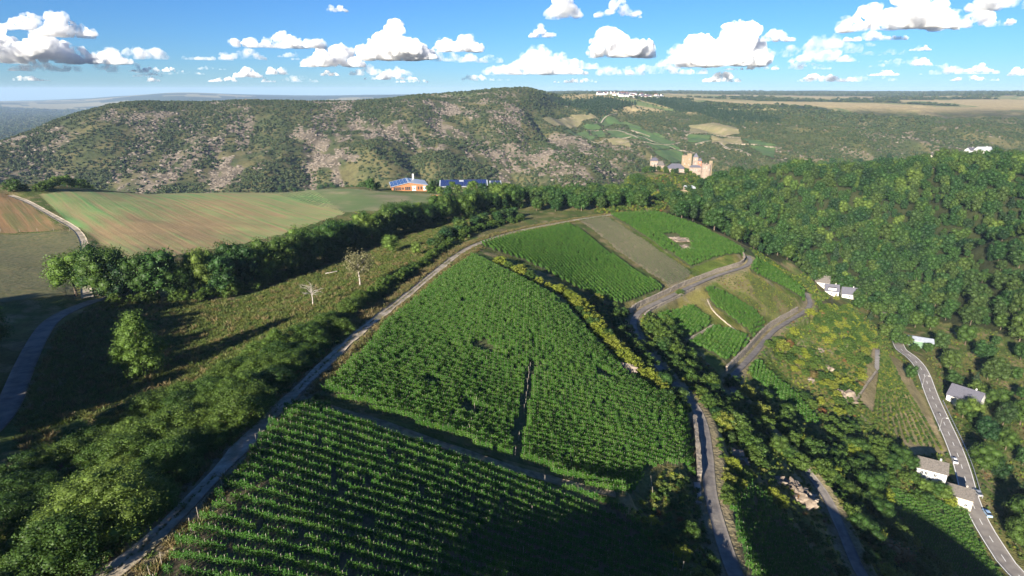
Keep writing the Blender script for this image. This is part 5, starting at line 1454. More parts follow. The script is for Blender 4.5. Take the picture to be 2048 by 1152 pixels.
for u in (1381, 1386, 1391): cwin(a, u, 340, -1, .7, 1.0)
# round tower on the right
q = MB(); nseg = 18; x0 = (1409 - 1360) * K; R_ = 5.6
ring = [(x0 + R_ * math.cos(t), 1 + R_ * math.sin(t)) for t in np.arange(nseg) * 2 * math.pi / nseg]
a = q.prism(ring, -10, (353 - 327.5) * K).build('round_tower', M['castle_pink'], castle)
for i in range(nseg):
    if i % 2: continue
    t = 2 * math.pi * (i + .5) / nseg
    c_, s_ = math.cos(t), math.sin(t); hh_ = rc.uniform(.6, 1.6)
    MB().add([(x0 + (R_ + .02 - (.9 if k in (2, 3) else 0)) * math.cos(t + (-.14 if k in (0, 3) else .14)), 1 + (R_ + .02 - (.9 if k in (2, 3) else 0)) * math.sin(t + (-.14 if k in (0, 3) else .14)), zz)
              for zz in ((353 - 327.5) * K - .2, (353 - 327.5) * K + hh_) for k in range(4)], [(0, 1, 5, 4), (1, 2, 6, 5), (2, 3, 7, 6), (3, 0, 4, 7), (4, 5, 6, 7)]).build('merlon', M['castle_pink'], a)
cbox('watch_turret', 1413, 1419, 320.5, 340, -1.5, 2.0, 'castle_tan')
for u, v in ((1404, 336), (1409, 334), (1414, 338)): cwin(a, u, v, 1 - R_ - .02, .5, 1.1)
def cwall(u0, u1, vt, vb, y, m='castle_tan', th=1.2):
    w_ = MB(); n_ = max(2, int((u1 - u0) / 3))
    for i in range(n_):
        a0, a1 = u0 + (u1 - u0) * i / n_, u0 + (u1 - u0) * (i + 1) / n_
        w_.box((a0 - 1360) * K, (a1 - 1360) * K + .002 * (i % 2), y - .01 * (i % 3), y + th, (353 - vb) * K - 5, (353 - vt - rc.uniform(-.6, .6)) * K)
    w_.build('curtain_wall', M[m], castle)
cwall(1290, 1328, 347.5, 353, -10); cwall(1371, 1392, 356, 366, -14); cwall(1390, 1431, 358, 365, -11, 'castle_pink'); cwall(1418, 1432, 354, 360, -3, 'castle_pink')
a = cbox('gatehouse', 1354.5, 1371, 355.2, 368, -18, -12, 'castle_pink'); chip('roof', 1357, 1370, 355.2, 352, -18, -12, 'slate', a); cwin(a, 1362, 359, -18); cwin(a, 1367, 359, -18)
# terrace walls on the slope before the castle
def stone_wall(name, label, path, height, th=.6, step=1.2, mt='stone', lean=0.0, cat='wall', group=None, sink=.6, rel=None):
    p = smooth_path(np.asarray(path)[:, :2], step); n = len(p)
    d = np.gradient(p, axis=0); d /= np.linalg.norm(d, axis=1)[:, None] + 1e-9; nr = np.stack([d[:, 1], -d[:, 0]], 1)
    zb = h(p[:, 0], p[:, 1]); zb = np.minimum(zb, np.minimum(h(*(p + nr * th).T), h(*(p - nr * th).T)))
    top = h(p[:, 0], p[:, 1]) + np.broadcast_to(height, n) * (1 + .16 * (fbm(p[:, 0], p[:, 1], 2.2, 2, 7) - .5))
    rg = np.random.default_rng(n)
    v = []; f = []
    nz = max(2, int(np.mean(height) / .9))
    for i in range(n):
        for k in range(nz + 1):
            z = zb[i] - sink + (top[i] - zb[i] + sink) * k / nz
            for s in (1, -1):
                q = p[i] + nr[i] * s * (th / 2 + rg.normal(0, .05) + lean * (1 - k / nz))
                v.append((q[0] + rg.normal(0, .04), q[1], z + CZ + rg.normal(0, .05)))
    w_ = 2 * (nz + 1)
    for i in range(n - 1):
        for k in range(nz):
            a = i * w_ + k * 2; b = a + w_
            f += [(a, b, b + 2, a + 2), (a + 1, a + 3, b + 3, b + 1)]
        a = i * w_ + nz * 2; f.append((a, a + w_, a + w_ + 1, a + 1))
    for e in (0, (n - 1) * w_):
        for k in range(nz): f.append((e + 2 * k, e + 2 * k + 2, e + 2 * k + 3, e + 2 * k + 1))
    o = link(name, new_mesh(name, v, f, M[mt]))
    return tag(o, label, cat, group)
for uvs, ht, lb in (([(1345, 412), (1380, 410), (1412, 408)], 2.6, 'long tan terrace wall on the slope before the castle'), ([(1296, 392), (1306, 386), (1318, 384)], 2.4, 'short broken stone wall left of the castle slope'),
                    ([(1352, 386), (1366, 383), (1378, 388)], 2.4, 'curved garden wall under the castle gatehouse'), ([(1395, 374), (1398, 384), (1385, 389)], 2.2, 'stone wall climbing toward the round tower'),
                    ([(1422, 396), (1432, 402), (1438, 412)], 3.2, 'pinkish ruined wall at the forest edge below the castle')):
    stone_wall('terrace_wall', lb, G(uvs), ht, .8, 2.0, 'castle_tan')
sh = G([(1378, 381)])[0]
house('castle_cottage', 'low grey roofed cottage on the slope before the castle', (sh[0], sh[1], h1(sh[0], sh[1]) + CZ), .1, 10, 6, 2.6, 2.2, 'castle_pink', 'zinc', [(-3, .9, .9, 1), (0, .9, .9, 1)], (), False)

rk = np.random.default_rng(33)
for u, v, hg, kd in ((1296, 352, 7, 'wood'), (1308, 351, 8, 'conifer'), (1321, 350, 6, 'bush_yellow'), (1330, 353, 6, 'wood'), (1345, 355, 5, 'bush'), (1352, 357, 6, 'wood'), (1372, 351, 7, 'round'), (1380, 350, 6, 'round_light'), (1388, 352, 6, 'bush'), (1397, 355, 5, 'wood'), (1426, 354, 7, 'wood'),
                     (1436, 357, 8, 'wood'), (1412, 360, 6, 'bush'), (1402, 366, 6, 'wood'), (1380, 368, 6, 'round'), (1344, 364, 6, 'wood'), (1332, 360, 6, 'bush'), (1316, 358, 6, 'wood'), (1302, 360, 7, 'wood'), (1288, 358, 7, 'round')):
    d_ = ray(u, v); s_ = 645 + (352 - v) * 3.0
    place_plants(kd, (d_[0] * s_, d_[1] * s_), hg, hg * 1.15, 'castle_tree', 'green tree against the castle walls', 'tree', 'trees against the castle walls', rk)
for uv, hg, kd in (((1845, 985), 5.5, 'round_light'), ((1868, 992), 6, 'round'), ((1884, 1000), 6.5, 'round_light'), ((1828, 965), 5, 'bush'), ((1820, 940), 6, 'round'), ((1900, 1012), 5, 'bush_yellow'), ((1830, 1000), 5, 'bush'), ((1855, 1012), 5, 'round'),
                   ((1925, 835), 9, 'round'), ((1942, 838), 10, 'round_light'), ((1905, 770), 8, 'wood'), ((1950, 800), 10, 'wood'), ((1828, 700), 5, 'bush'), ((1815, 690), 6, 'wood'), ((1855, 705), 6, 'round'), ((1648, 592), 4, 'bush'), ((1672, 600), 4, 'bush_yellow'), ((1720, 596), 6, 'conifer')):
    place_plants(kd, G([uv])[0][:2], hg, hg * 1.15, 'garden_tree', 'garden tree in the valley', 'tree', 'trees close to the valley houses', rk)
plant_all()
# ------------------------------------------------------------------ houses of the valley
def gz(p): return h1(p[0], p[1]) + CZ
rz = ang((1838, 921), (1878, 931), -134)
q = G([(1858, 965)])[0]
house('white_house', 'white two storey house with brown tiled roof above the valley road', (q[0] - math.sin(rz) * 3.2, q[1] + math.cos(rz) * 3.2, gz(q)), rz, 9.4, 7.2, 5.4, 2.6, 'white', 'tile',
      [(-3, 3.2, .9, 1.2), (-1.6, 3.2, .9, 1.2), (1.2, 3.2, .9, 1.2), (-2.5, .8, .9, 1.3), (0, .8, .9, 1.3)], [(1, -1, 3.2, .9, 1.2)])
q2 = (q[0] + math.cos(rz) * 9.2 - math.sin(rz) * 1.0, q[1] + math.sin(rz) * 9.2 + math.cos(rz) * 1.0)
hb_ = house('cream_house', 'cream house with pale brown tiled roof at the edge of the valley road', (q2[0], q2[1], gz(q2) - .2), rz - .05, 8.8, 7.4, 4.6, 2.3, 'cream', 'tile', [(-2.4, 1.2, .9, 1.2), (2.6, 1.6, .8, 1.0)], [(1, 0, 1.6, .9, 1.2)], True, door=False)
for uv, ww, lb, wl, rf_ in (((1641, 578), 10, 'brown roofed house with a white gable beside the low lane', 'white', 'tile'), ((1662, 585), 9.5, 'dark roofed house with pale dormer between two white gabled houses', 'white', 'slate'),
                            ((1698, 585), 10, 'grey slate roofed house with bright white gable at the forest foot', 'white', 'slate')):
    q = at_z(uv[0], uv[1], -146); q = (q[0], q[1], 0)
    o = house('valley_house', lb, (q[0], q[1], gz(q)), math.radians(-20), ww, 7.5, 3.4, 4.2, wl, rf_, [(-3, 1, 1, 1.2), (0, 1, 1, 1.2)], [(1, -1.6, .8, .9, 1.2), (1, 1.6, .8, .9, 1.2), (1, 0, 4.2, 1, 1.2)])
    if uv[0] == 1662:
        dm = MB().box(-2.6, 2.6, -3.9, -1.2, 4.2, 5.9).build('dormer', M['frame'], o); MB().box(-2.8, 2.8, -4.1, -1.0, 5.9, 6.05).build('dormer_roof', M['slate'], dm)
q = G([(1838, 692)])[0]
o = house('storage_shed', 'green metal shed with pale grey roof and big white door', (q[0], q[1], gz(q)), math.radians(-28), 12.5, 8.5, 4.4, 1.2, 'green', 'zinc', (), (), False, 'shed', door=False)
MB().box(2.0, 5.6, -4.35, -4.2, 0, 3.6).build('sliding_door', M['white'], o)
q = G([(1925, 815)])[0]
house('shaded_house', 'large slate roofed house with white gable standing in deep shade', (q[0] + 2, q[1] + 2, gz(q)), math.radians(-52), 13, 10, 5.2, 4.2, 'white', 'slate', [(-4, 3, 1, 1.3), (-1.5, 3, 1, 1.3), (1, 3, 1, 1.3), (-4, .6, 1, 1.3), (-1.5, .6, 1, 1.3), (1, .6, 1, 1.3)],
      [(1, -2, 2.6, 1, 1.3), (1, 2, 2.6, 1, 1.3), (1, 0, 5.4, 1, 1.2)])
# houses on the plateau above the forest
for u, s, rzz, ww, lb, wl, rf_ in ((1937, 690, .2, 9, 'white house with blue slate roof above the forest crest', 'white', 'slate'), (1962, 672, .1, 16, 'low long house with grey roof above the forest crest', 'white', 'zinc'), (2036, 660, -.3, 13, 'white gabled house at the crest of the forest hill', 'white', 'slate'),
                                   (2015, 668, .3, 10, 'cream house half hidden by trees on the forest crest', 'cream', 'tile'), (1860, 700, .5, 9, 'pale house sunk among the crest trees', 'cream', 'tile')):
    d_ = ray(u, 320); x_, y_ = d_[0] * s, d_[1] * s
    house('crest_house', lb, (x_, y_, h1(x_, y_) + CZ + 5.5), rzz, ww, 8, 6.0, 3.0, wl, rf_, [(-2.5, 1, 1, 1.2), (0, 1, 1, 1.2), (2.5, 3.6, 1, 1.2), (-2.5, 3.6, 1, 1.2)], [(1, 0, 3.6, 1, 1.2)])
# far village on the plateau
rv = np.random.default_rng(61)
vm = MB().xprism([(-5, -3), (5, -3), (5, 6), (0, 9.5), (-5, 6)], -7, 7).mesh('wall', M['white']); vr_ = MB().xprism([(-5.5, 5.6), (0, 9.6), (5.5, 5.6), (5.5, 6.0), (0, 10), (-5.5, 6.0)], -7.4, 7.4).mesh('roof', M['slate']); vr2 = vr_.copy(); vr2.materials[0] = M['redroof']
us = np.sort(np.r_[rv.uniform(1195, 1270, 22), rv.uniform(1238, 1325, 26)])
for i, u in enumerate(us):
    s = rv.uniform(2250, 2650); d_ = ray(u, 200); x_, y_ = d_[0] * s, d_[1] * s
    o = thing('village_house', 'tiny white house of the plateau village, %s from its hill crest end' % ordinal(i + 1), 'house', (x_, y_, h1(x_, y_) + CZ + 1.5), float(rv.uniform(-.8, .8)), 'houses of the far village')
    link('wall', vm, o); link('roof', vr_ if i % 3 else vr2, o)

# ------------------------------------------------------------------ lane walls, posts, small things
def offset(p, side):
    p = np.asarray(p); d = np.gradient(p[:, :2], axis=0); d /= np.linalg.norm(d, axis=1)[:, None] + 1e-9
    return p[:, :2] + np.stack([d[:, 1], -d[:, 0]], 1) * side
def cutpath(p, y0, y1, x0=-999, x1=999):
    k = (p[:, 1] >= y0) & (p[:, 1] <= y1) & (p[:, 0] >= x0) & (p[:, 0] <= x1); return p[k]
A_ = P_laneA
ui, vi, _ = project(A_)
seg = A_[(A_[:, 1] > 215)]
stone_wall('lane_wall', 'dry stone wall on the upper side of the bending asphalt lane', offset(seg, -3.0), 2.1, .7, 1.2)
s2 = seg[(seg[:, 0] > 46) & (seg[:, 0] < 80)]
stone_wall('lane_wall', 'pale stone retaining wall just below the asphalt lane', offset(s2, 2.9), 1.0, .7, 1.5, sink=2.4)
B_ = P_laneB[(P_laneB[:, 1] > 196) & (P_laneB[:, 1] < 292)]
stone_wall('lane_wall', 'tall ribbed stone wall beside the lower lane under the vine plots', offset(B_, 3.0), 2.6, .8, 1.4)
# buttress ribs of that wall
bp = offset(B_, 2.45); bpr = smooth_path(bp, 2.4); zb_ = h(bpr[:, 0], bpr[:, 1])
stone_wall('vineyard_wall', 'rough pale stone wall between the spur vineyard and the asphalt lane', G([(1388, 842), (1392, 880), (1396, 925), (1398, 965)]), 2.0, .9, 1.2)
stone_wall('plot_wall', 'thin stone wall between the two small vine plots', G([(1372, 684), (1400, 668), (1427, 652)]), .9, .5, 1.5)
stone_wall('plot_wall', 'crumbling stone wall beside the narrow vine strip', G([(1414, 600), (1424, 622), (1450, 645), (1480, 668), (1502, 684)]), .45, .5, 1.0)
# steps beside the lane
q0 = G([(1397, 1005), (1394, 968)])
st_ = thing('stone_steps', 'narrow stone steps climbing from the asphalt lane to the vineyard', 'steps', W(q0[0]))
sm = MB().box(-.6, .6, -.22, .22, -.25, .0).mesh('step', M['concrete'])
for i in range(14):
    t = i / 13; pp_ = q0[0] * (1 - t) + q0[1] * t
    link('step', sm, st_, (pp_[0] - q0[0][0], pp_[1] - q0[0][1], h1(pp_[0], pp_[1]) - q0[0][2] + .28))
# stakes at the row ends and along the paths of the near vineyard
sk = MB().tube([(0, 0, -.3), (0, 0, 2.1)], [.045, .035], 6).mesh('vine_stake', M['post'])
stakes = []; STK = []
d_ = np.array([1, -.15]) / math.hypot(1, .15); nn_ = np.array([.15, 1]) / math.hypot(1, .15)
bvals = V['near'] @ nn_
for b_ in np.arange(bvals.min(), bvals.max(), 1.95):
    a_ = np.arange(-70, 60, .4); L_ = a_[:, None] * d_ + b_ * nn_; ins = inpoly(L_[:, 0], L_[:, 1], V['near'])
    if ins.any():
        stakes.append(L_[ins][0] - d_ * .6); stakes.append(L_[ins][-1] + d_ * .5)
sp = np.array(stakes)
more = np.vstack([smooth_path(G(uv), 2.6)[:, :2] for uv in ([(1106, 962), (1075, 1040), (1045, 1120)], [(1090, 975), (1060, 1050), (1025, 1150)], [(1030, 912), (1050, 820), (1060, 740)], [(1300, 950), (1308, 1000), (1300, 1060)], [(940, 870), (955, 800), (975, 730)])])
allp = np.vstack([sp, more]); zz_ = h(allp[:, 0], allp[:, 1]); uu_, vv_, dd_ = project(np.c_[allp, zz_])
for i in range(len(allp)):
    if not (0 < uu_[i] < 2048 and 0 < vv_[i] < 1170) or RNG.uniform() < .45: continue
    o = link('vine_stake', sk, None, (allp[i, 0], allp[i, 1], zz_[i] + CZ), 0, (1, 1, float(RNG.uniform(.85, 1.15)))); o.rotation_euler = (float(RNG.normal(0, .05)), float(RNG.normal(0, .05)), 0)
    STK.append((o, i < len(sp), float(np.hypot(*(allp[i] - P_mid[0, :2])))))
for flag, txt, grp in ((True, 'weathered stake at a vine row end', 'stakes at the row ends'), (False, 'weathered stake beside a vineyard path', 'stakes along the vineyard paths')):
    for k, (o, f_, d_2) in enumerate(sorted([t for t in STK if t[1] == flag], key=lambda t: t[2])):
        tag(o, '%s, %s from the earth path corner' % (txt, ordinal(k + 1)), 'stake', grp)
fp = smooth_path(G([(2, 463.5), (70, 463), (140, 463)]), 6)[:, :2]
for k, q in enumerate(fp):
    tag(link('fence_post', sk, None, (q[0], q[1], h1(*q) + CZ), 0, (1.6, 1.6, .75)), 'short wooden fence post by the meadow, %s from the farm track' % ordinal(len(fp) - k), 'fence post', 'fence posts of the meadow')
# dead trees
def dead_tree(name, label, uv, hgt, seed, lean=(0, 0), flat=1.0, nb=14, mt='deadwood'):
    q = G([uv])[0]; rg = random.Random(seed)
    o = thing(name, label, 'dead tree', (q[0], q[1], gz(q)))
    b = MB(); top = Vector((lean[0], lean[1], hgt * .55))
    b.tube([(0, 0, -.3), tuple(top * .5 + Vector((.1, 0, 0))), tuple(top)], [.24, .17, .12], 8)
    b.build('trunk', M[mt], o)
    for i in range(nb):
        a = rg.uniform(0, 6.28); e = rg.uniform(.35, .75) * hgt * .62; base = top * rg.uniform(.7, 1.0); up = rg.uniform(.1, .8) * hgt * .4 * flat
        p1 = base + Vector((math.cos(a) * e * .5, math.sin(a) * e * .5, up * .75)); p2 = base + Vector((math.cos(a + .3) * e, math.sin(a + .3) * e, up))
        k = MB().tube([tuple(base), tuple(p1), tuple(p2)], [.085, .05, .02], 5)
        for j in range(7):
            t = rg.uniform(.3, .95); s = base.lerp(p1, t * 2) if t < .5 else p1.lerp(p2, t * 2 - 1); aa = a + rg.uniform(-1.2, 1.2); l = rg.uniform(.5, 1.4)
            k.tube([tuple(s), tuple(s + Vector((math.cos(aa) * l, math.sin(aa) * l, rg.uniform(-.2, .7) * l)))], [.028, .010], 4)
        k.build('branch', M[mt], o)
    return o
dead_tree('dead_tree', 'bare bleached white dead tree on the hollow meadow', (626, 611), 8.0, 3)
q = G([(662, 548)])[0]
b = MB().tube([(-2.0, -.6, .35), (0, 0, .55), (2.2, .8, .9)], [.26, .24, .16], 8)
o = thing('fallen_log', 'pale fallen log lying in the dry grass of the hollow', 'log', (q[0], q[1], gz(q))); b.build('trunk', M['deadwood'], o)
MB().tube([(.5, .2, .6), (1.2, -.7, 1.4)], [.1, .04], 5).build('branch', M['deadwood'], o)
o = dead_tree('fallen_tree', 'fallen dead tree with pale limbs among brown twigs in the scrub', (112, 968), 4.2, 9, (1.8, .5), .35, 8, 'bark')
tw = crown_mesh('twigs', [(-1.2, .2, .7, 2.2, .9), (1.0, -.8, .6, 1.8, .7)], 2600, .10, M['twig'], 77, core=0); link('twigs', tw, o)
dead_tree('dead_snag', 'bent grey dead limb at the edge of the shaded scrub', (4, 1070), 3.2, 21, (.6, -.4), .9, 4, 'bark')
# rocks
def rock(name, label, uv, size, seed, group=None, n=3):
    q = G([uv])[0]; rg = np.random.default_rng(seed)
    bm = bmesh.new(); bmesh.ops.create_icosphere(bm, subdivisions=n + 1, radius=1.0)
    NO = []
    for vv in bm.verts:
        c = np.array(vv.co); NO.append((vv, c))
    C3 = np.array([c for _, c in NO]); kk = 1 + .9 * (fbm(C3[:, 0] * 3 + seed, C3[:, 1] * 3 + C3[:, 2] * 2.1, .8, 4, seed, .6) - .5) * 2
    kk = np.round(kk * 9) / 9 * .3 + kk * .7
    for (vv, c), k in zip(NO, kk): vv.co = Vector(tuple(c * k))
    me = bpy.data.meshes.new(name); bm.to_mesh(me); bm.free(); me.materials.append(M['rock'])
    o = link(name, me, None, (q[0], q[1], gz(q) - size[2] * .25), float(rg.uniform(0, 6.28)), size)
    return tag(o, label, 'rock', group)
rock('rock_outcrop', 'pale slate outcrop on the sunny hillside above the terraced plot', (1683, 792), (5.0, 4.0, 2.6), 1)
rock('rock_outcrop', 'bare slate outcrop beside the steep vine plot', (1588, 985), (4.2, 3.0, 2.2), 2)
rock('rock_outcrop', 'long low slate outcrop below the asphalt lane', (1608, 1000), (3.6, 2.2, 1.6), 3)
rock('rock_outcrop', 'rocky hump inside the bright vineyard above the lane bend', (1347, 478), (8.5, 5.0, 1.1), 4)
rock('rock_outcrop', 'brown rocky patch at the lower end of the vineyard hump', (1368, 494), (6.0, 3.5, .9), 5)
rock('rock_outcrop', 'tan rock bank at the bottom corner of the spur vineyard', (1245, 738), (3.2, 3.0, 1.3), 6)
for i, uv in enumerate(((1640, 700), (1700, 715), (1655, 735), (1620, 760), (1720, 735), (1690, 690), (1465, 905), (1480, 920), (1555, 960))):
    rock('hillside_stone', 'pale stone showing through the bushes of the hillside', uv, (2.2, 1.6, 1.0), 20 + i, 'pale stones on the hillside', 2)
q = G([(1385, 395), (1320, 410), (1395, 425), (1345, 425)])
# paved spot and footpath on the terraced plot
sheet('paved_terrace', uvpoly([(1750, 700), (1762, 700), (1766, 735), (1754, 742), (1749, 735)]), .6, .25, M['concrete'])
pp_ = smooth_path(G([(1752, 742), (1728, 775), (1706, 805), (1694, 835), (1690, 875), (1688, 905)]), 3); pp_[:, 2] = h(pp_[:, 0], pp_[:, 1])
ribbon('footpath', pp_, .8, .16, M['gravel'], .3)
lines = []
for i in range(11):
    t = i / 10
    lines.append(smooth_path(G([(1762 + 10 * t, 700 + 8 * t), (1760 + 36 * t, 745 + 10 * t), (1752 + 78 * t, 805 + 4 * t), (1748 + 134 * t, 870 + 30 * t)]), .8)[:, :2])
lp = np.vstack(lines); lp += RNG.normal(0, .18, lp.shape); n = len(lp); s = RNG.uniform(.9, 1.8, n)
stuff('terrace_rows', np.c_[lp, h(lp[:, 0], lp[:, 1]) + CZ - .05], RNG.uniform(0, 6.28, n), np.c_[s, s, s], SMALL, RNG.choice([0, 2, 1], n, p=[.5, .4, .1]), 'overgrown vine rows running down the brown terraced plot', 'vines')

# ------------------------------------------------------------------ cars, lamps, rail
def car(label, loc, rz, paint, rough_name='parked_car'):
    o = thing(rough_name, label, 'car', loc, rz)
    prof = [(-2.1, .32), (-2.15, .62), (-2.0, .86), (-1.15, .95), (1.25, .98), (1.95, .92), (2.12, .7), (2.1, .32)]
    v = []; f = []; W_ = [.78, .84, .84, .82, .82, .82, .82, .78]
    for (x, z), w in zip(prof, W_): v += [(x, -w, z), (x, w, z)]
    n = len(prof); f = [(2 * i, 2 * i + 1, 2 * ((i + 1) % n) + 1, 2 * ((i + 1) % n)) for i in range(n)] + [tuple(2 * i for i in range(n))[::-1], tuple(2 * i + 1 for i in range(n))]
    bd = MB().add(v, f).build('body', M[paint], o)
    cb_ = [(-1.2, .94), (-.55, 1.40), (.75, 1.45), (1.75, .97)]
    v = []
    for (x, z) in cb_: w = .78 if z < 1 else .62; v += [(x, -w, z), (x, w, z)]
    MB().add(v, [(0, 1, 3, 2), (4, 5, 7, 6), (0, 2, 4, 6), (1, 7, 5, 3)]).build('windows', M['glass'], o)
    MB().add([(-.62, -.63, 1.385), (.82, -.63, 1.435), (.82, .63, 1.435), (-.62, .63, 1.385), (-.5, -.58, 1.44), (.72, -.58, 1.49), (.72, .58, 1.49), (-.5, .58, 1.44)], [(4, 5, 6, 7), (0, 1, 5, 4), (1, 2, 6, 5), (2, 3, 7, 6), (3, 0, 4, 7), (3, 2, 1, 0)]).build('roof', M[paint], o)
    for x in (-1.3, 1.3):
        for y in (-.80, .80):
            w = MB().tube([(x, y - .1, .32), (x, y + .1, .32)], .32, 14).build('wheel', M['rubber'], o)
            MB().tube([(x, y - .115, .32), (x, y + .115, .32)], .18, 10).build('rim', M['alu'], w)
    for y in (-.6, .6):
        MB().box(-2.18, -2.06, y - .16, y + .16, .62, .76).build('headlight', M['frame'], o); MB().box(2.04, 2.15, y - .14, y + .14, .70, .84).build('tail_light', M['castle_red'], o)
    return o
def road_heading(q):
    i = int(np.argmin(np.hypot(P_val[:, 0] - q[0], P_val[:, 1] - q[1]))); d = P_val[i + 1] - P_val[i - 1]; return math.atan2(d[1], d[0])
q = G([(1909, 924)])[0]; car('white hatchback car driving on the valley road', (q[0], q[1], gz(q) + .2), road_heading(q), 'carwhite', 'white_car')
q = G([(1955, 988)])[0]; car('silver car parked in the shade beside the valley road', (q[0], q[1], gz(q) + .02), road_heading(q) + .3, 'carsilver')
q = G([(1974, 1029)])[0]; car('pale blue car parked on the grass beside the valley road', (q[0], q[1], gz(q) + .02), road_heading(q) + .15, 'carblue')
def lamp(uv, label):
    q = G([uv])[0]; o = thing('street_lamp', label, 'street lamp', (q[0], q[1], gz(q)), road_heading(q) + math.pi / 2)
    MB().tube([(0, 0, -.3), (0, 0, 6.4)], [.10, .055], 8).build('pole', M['steelpost'], o)
    a = MB().tube([(0, 0, 6.35), (.5, 0, 6.75), (1.5, 0, 6.9)], [.05, .045, .04], 6).build('arm', M['steelpost'], o)
    MB().box(1.3, 2.1, -.16, .16, 6.82, 6.98).build('lamp_head', M['frame'], a)
lamp((1844, 775), 'street lamp beside the shaded stretch of the valley road'); lamp((1878, 862), 'street lamp at the foot of the terraced plot by the road')
gr = offset(P_val[(P_val[:, 1] > 150) & (P_val[:, 1] < 300)], 0)
sgn = 1 if offset(P_val[:3], 3.7)[0][0] > P_val[0][0] else -1
gr = smooth_path(offset(P_val[(P_val[:, 1] > 185) & (P_val[:, 1] < 262)], 3.75 * sgn), 2.0); zg = h(gr[:, 0], gr[:, 1])
o = thing('guard_rail', 'galvanised guard rail on the outer side of the valley road bend', 'guard rail', (gr[0, 0], gr[0, 1], zg[0] + CZ))
b = MB(); P3 = [(gr[i, 0] - gr[0, 0], gr[i, 1] - gr[0, 1], zg[i] - zg[0] + .72) for i in range(len(gr))]; b.tube(P3, .16, 6); b.build('rail', M['steelpost'], o)
pm_ = MB().box(-.06, .06, -.06, .06, -.4, .75).mesh('post', M['steelpost'])
for i in range(0, len(gr), 1): link('post', pm_, o, (gr[i, 0] - gr[0, 0], gr[i, 1] - gr[0, 1], zg[i] - zg[0]))
# wire pole on the far field edge
q = at_s(459, 383, 500)
o = thing('wire_pole', 'thin wooden wire pole at the far edge of the sown field', 'pole', (q[0], q[1], h1(q[0], q[1]) + CZ)); MB().tube([(0, 0, -.5), (0, 0, 10)], [.16, .10], 8).build('pole', M['bark'], o); MB().box(-1, 1, -.08, .08, 9.2, 9.4).build('crossarm', M['bark'], o)

# ------------------------------------------------------------------ clouds: cumulus at their real height and distance
def cloud_mat(name, dens, cut, size):
    m, nt, out = mat(name)
    v = nd(nt, 'ShaderNodeVolumeScatter'); v.inputs['Color'].default_value = (.995, .995, .995, 1); v.inputs['Anisotropy'].default_value = .0
    geo = nd(nt, 'ShaderNodeNewGeometry')
    t = nd(nt, 'ShaderNodeTexNoise'); t.inputs['Scale'].default_value = 1.0 / size; t.inputs['Detail'].default_value = 4; t.inputs['Roughness'].default_value = .62
    nt.links.new(geo.outputs['Position'], t.inputs['Vector'])
    r = nd(nt, 'ShaderNodeMapRange'); r.inputs['From Min'].default_value = cut; r.inputs['From Max'].default_value = cut + .18; r.inputs['To Min'].default_value = 0; r.inputs['To Max'].default_value = dens
    nt.links.new(t.outputs['Fac'], r.inputs['Value']); nt.links.new(r.outputs[0], v.inputs['Density'])
    nt.links.new(v.outputs[0], out.inputs['Volume'])
    return m
mc = cloud_mat('cloud vapour', .012, .44, 620.0)
mt_ = cloud_mat('thin cloud vapour', .0030, .46, 900.0)
CLOUDS = []
def cloud(u0, u1, vt, vb, label, seed, thin=False, tower=None, group=None, flat=1.0):
    rg = np.random.default_rng(seed)
    d = ray((u0 + u1) / 2, vb); el = d[2] / math.hypot(d[0], d[1])
    dist = min(1500.0 / max(el, .005), 42000.0)
    s = dist / math.hypot(d[0], d[1])
    c = np.array(d) * s
    if c[2] < 450: c[2] = 450
    m = s / FPX                                  # metres per photo pixel there
    w = (u1 - u0) * m; hh = (vb - vt) * m
    n = int(np.clip(14 + w / max(hh, 1) * 9, 16, 46))
    tops = tower or [(rg.uniform(.15, .85), rg.uniform(.7, 1.0)) for _ in range(3)]
    bm = bmesh.new()
    for i in range(n):
        t = rg.uniform(.04, .96)
        env = max(.22, max(k * max(0, 1 - abs(t - a) / .34) for a, k in tops)) * (1 - .6 * abs(2 * t - 1) ** 4)
        r = hh * rg.uniform(.16, .32) * (.6 + .5 * env)
        z = rg.uniform(0, 1) ** .8 * max(0, env * hh - r) + r * .55
        x = (t - .5) * (w - 2 * r); y = rg.normal(0, .16) * min(w, hh * 2.5)
        mtx = Matrix.Translation((x, y, z)) @ Matrix.Diagonal((r * rg.uniform(1.0, 1.5), r * 1.2, r * .95 * flat, 1))
        bmesh.ops.create_icosphere(bm, subdivisions=2, radius=1.0, matrix=mtx)
    me = bpy.data.meshes.new('cloud'); bm.to_mesh(me); bm.free()
    o = link('cloud', me, None, (c[0], c[1], c[2] + CZ)); o.rotation_euler = (0, 0, -math.atan2(d[0], d[1]))
    rm = o.modifiers.new('union', 'REMESH'); rm.mode = 'VOXEL'; rm.voxel_size = max(hh / 26, w / 130)
    for k, (sz, st) in enumerate(((.34, .30), (.12, .16))):
        tx = bpy.data.textures.new('billow', 'CLOUDS'); tx.noise_scale = hh * sz; tx.noise_depth = 2
        dm = o.modifiers.new('billow', 'DISPLACE'); dm.texture = tx; dm.strength = hh * st; dm.mid_level = .45; dm.texture_coords = 'GLOBAL'
    CLOUDS.append((o, hh, thin))
    return tag(o, label, 'cloud', group)
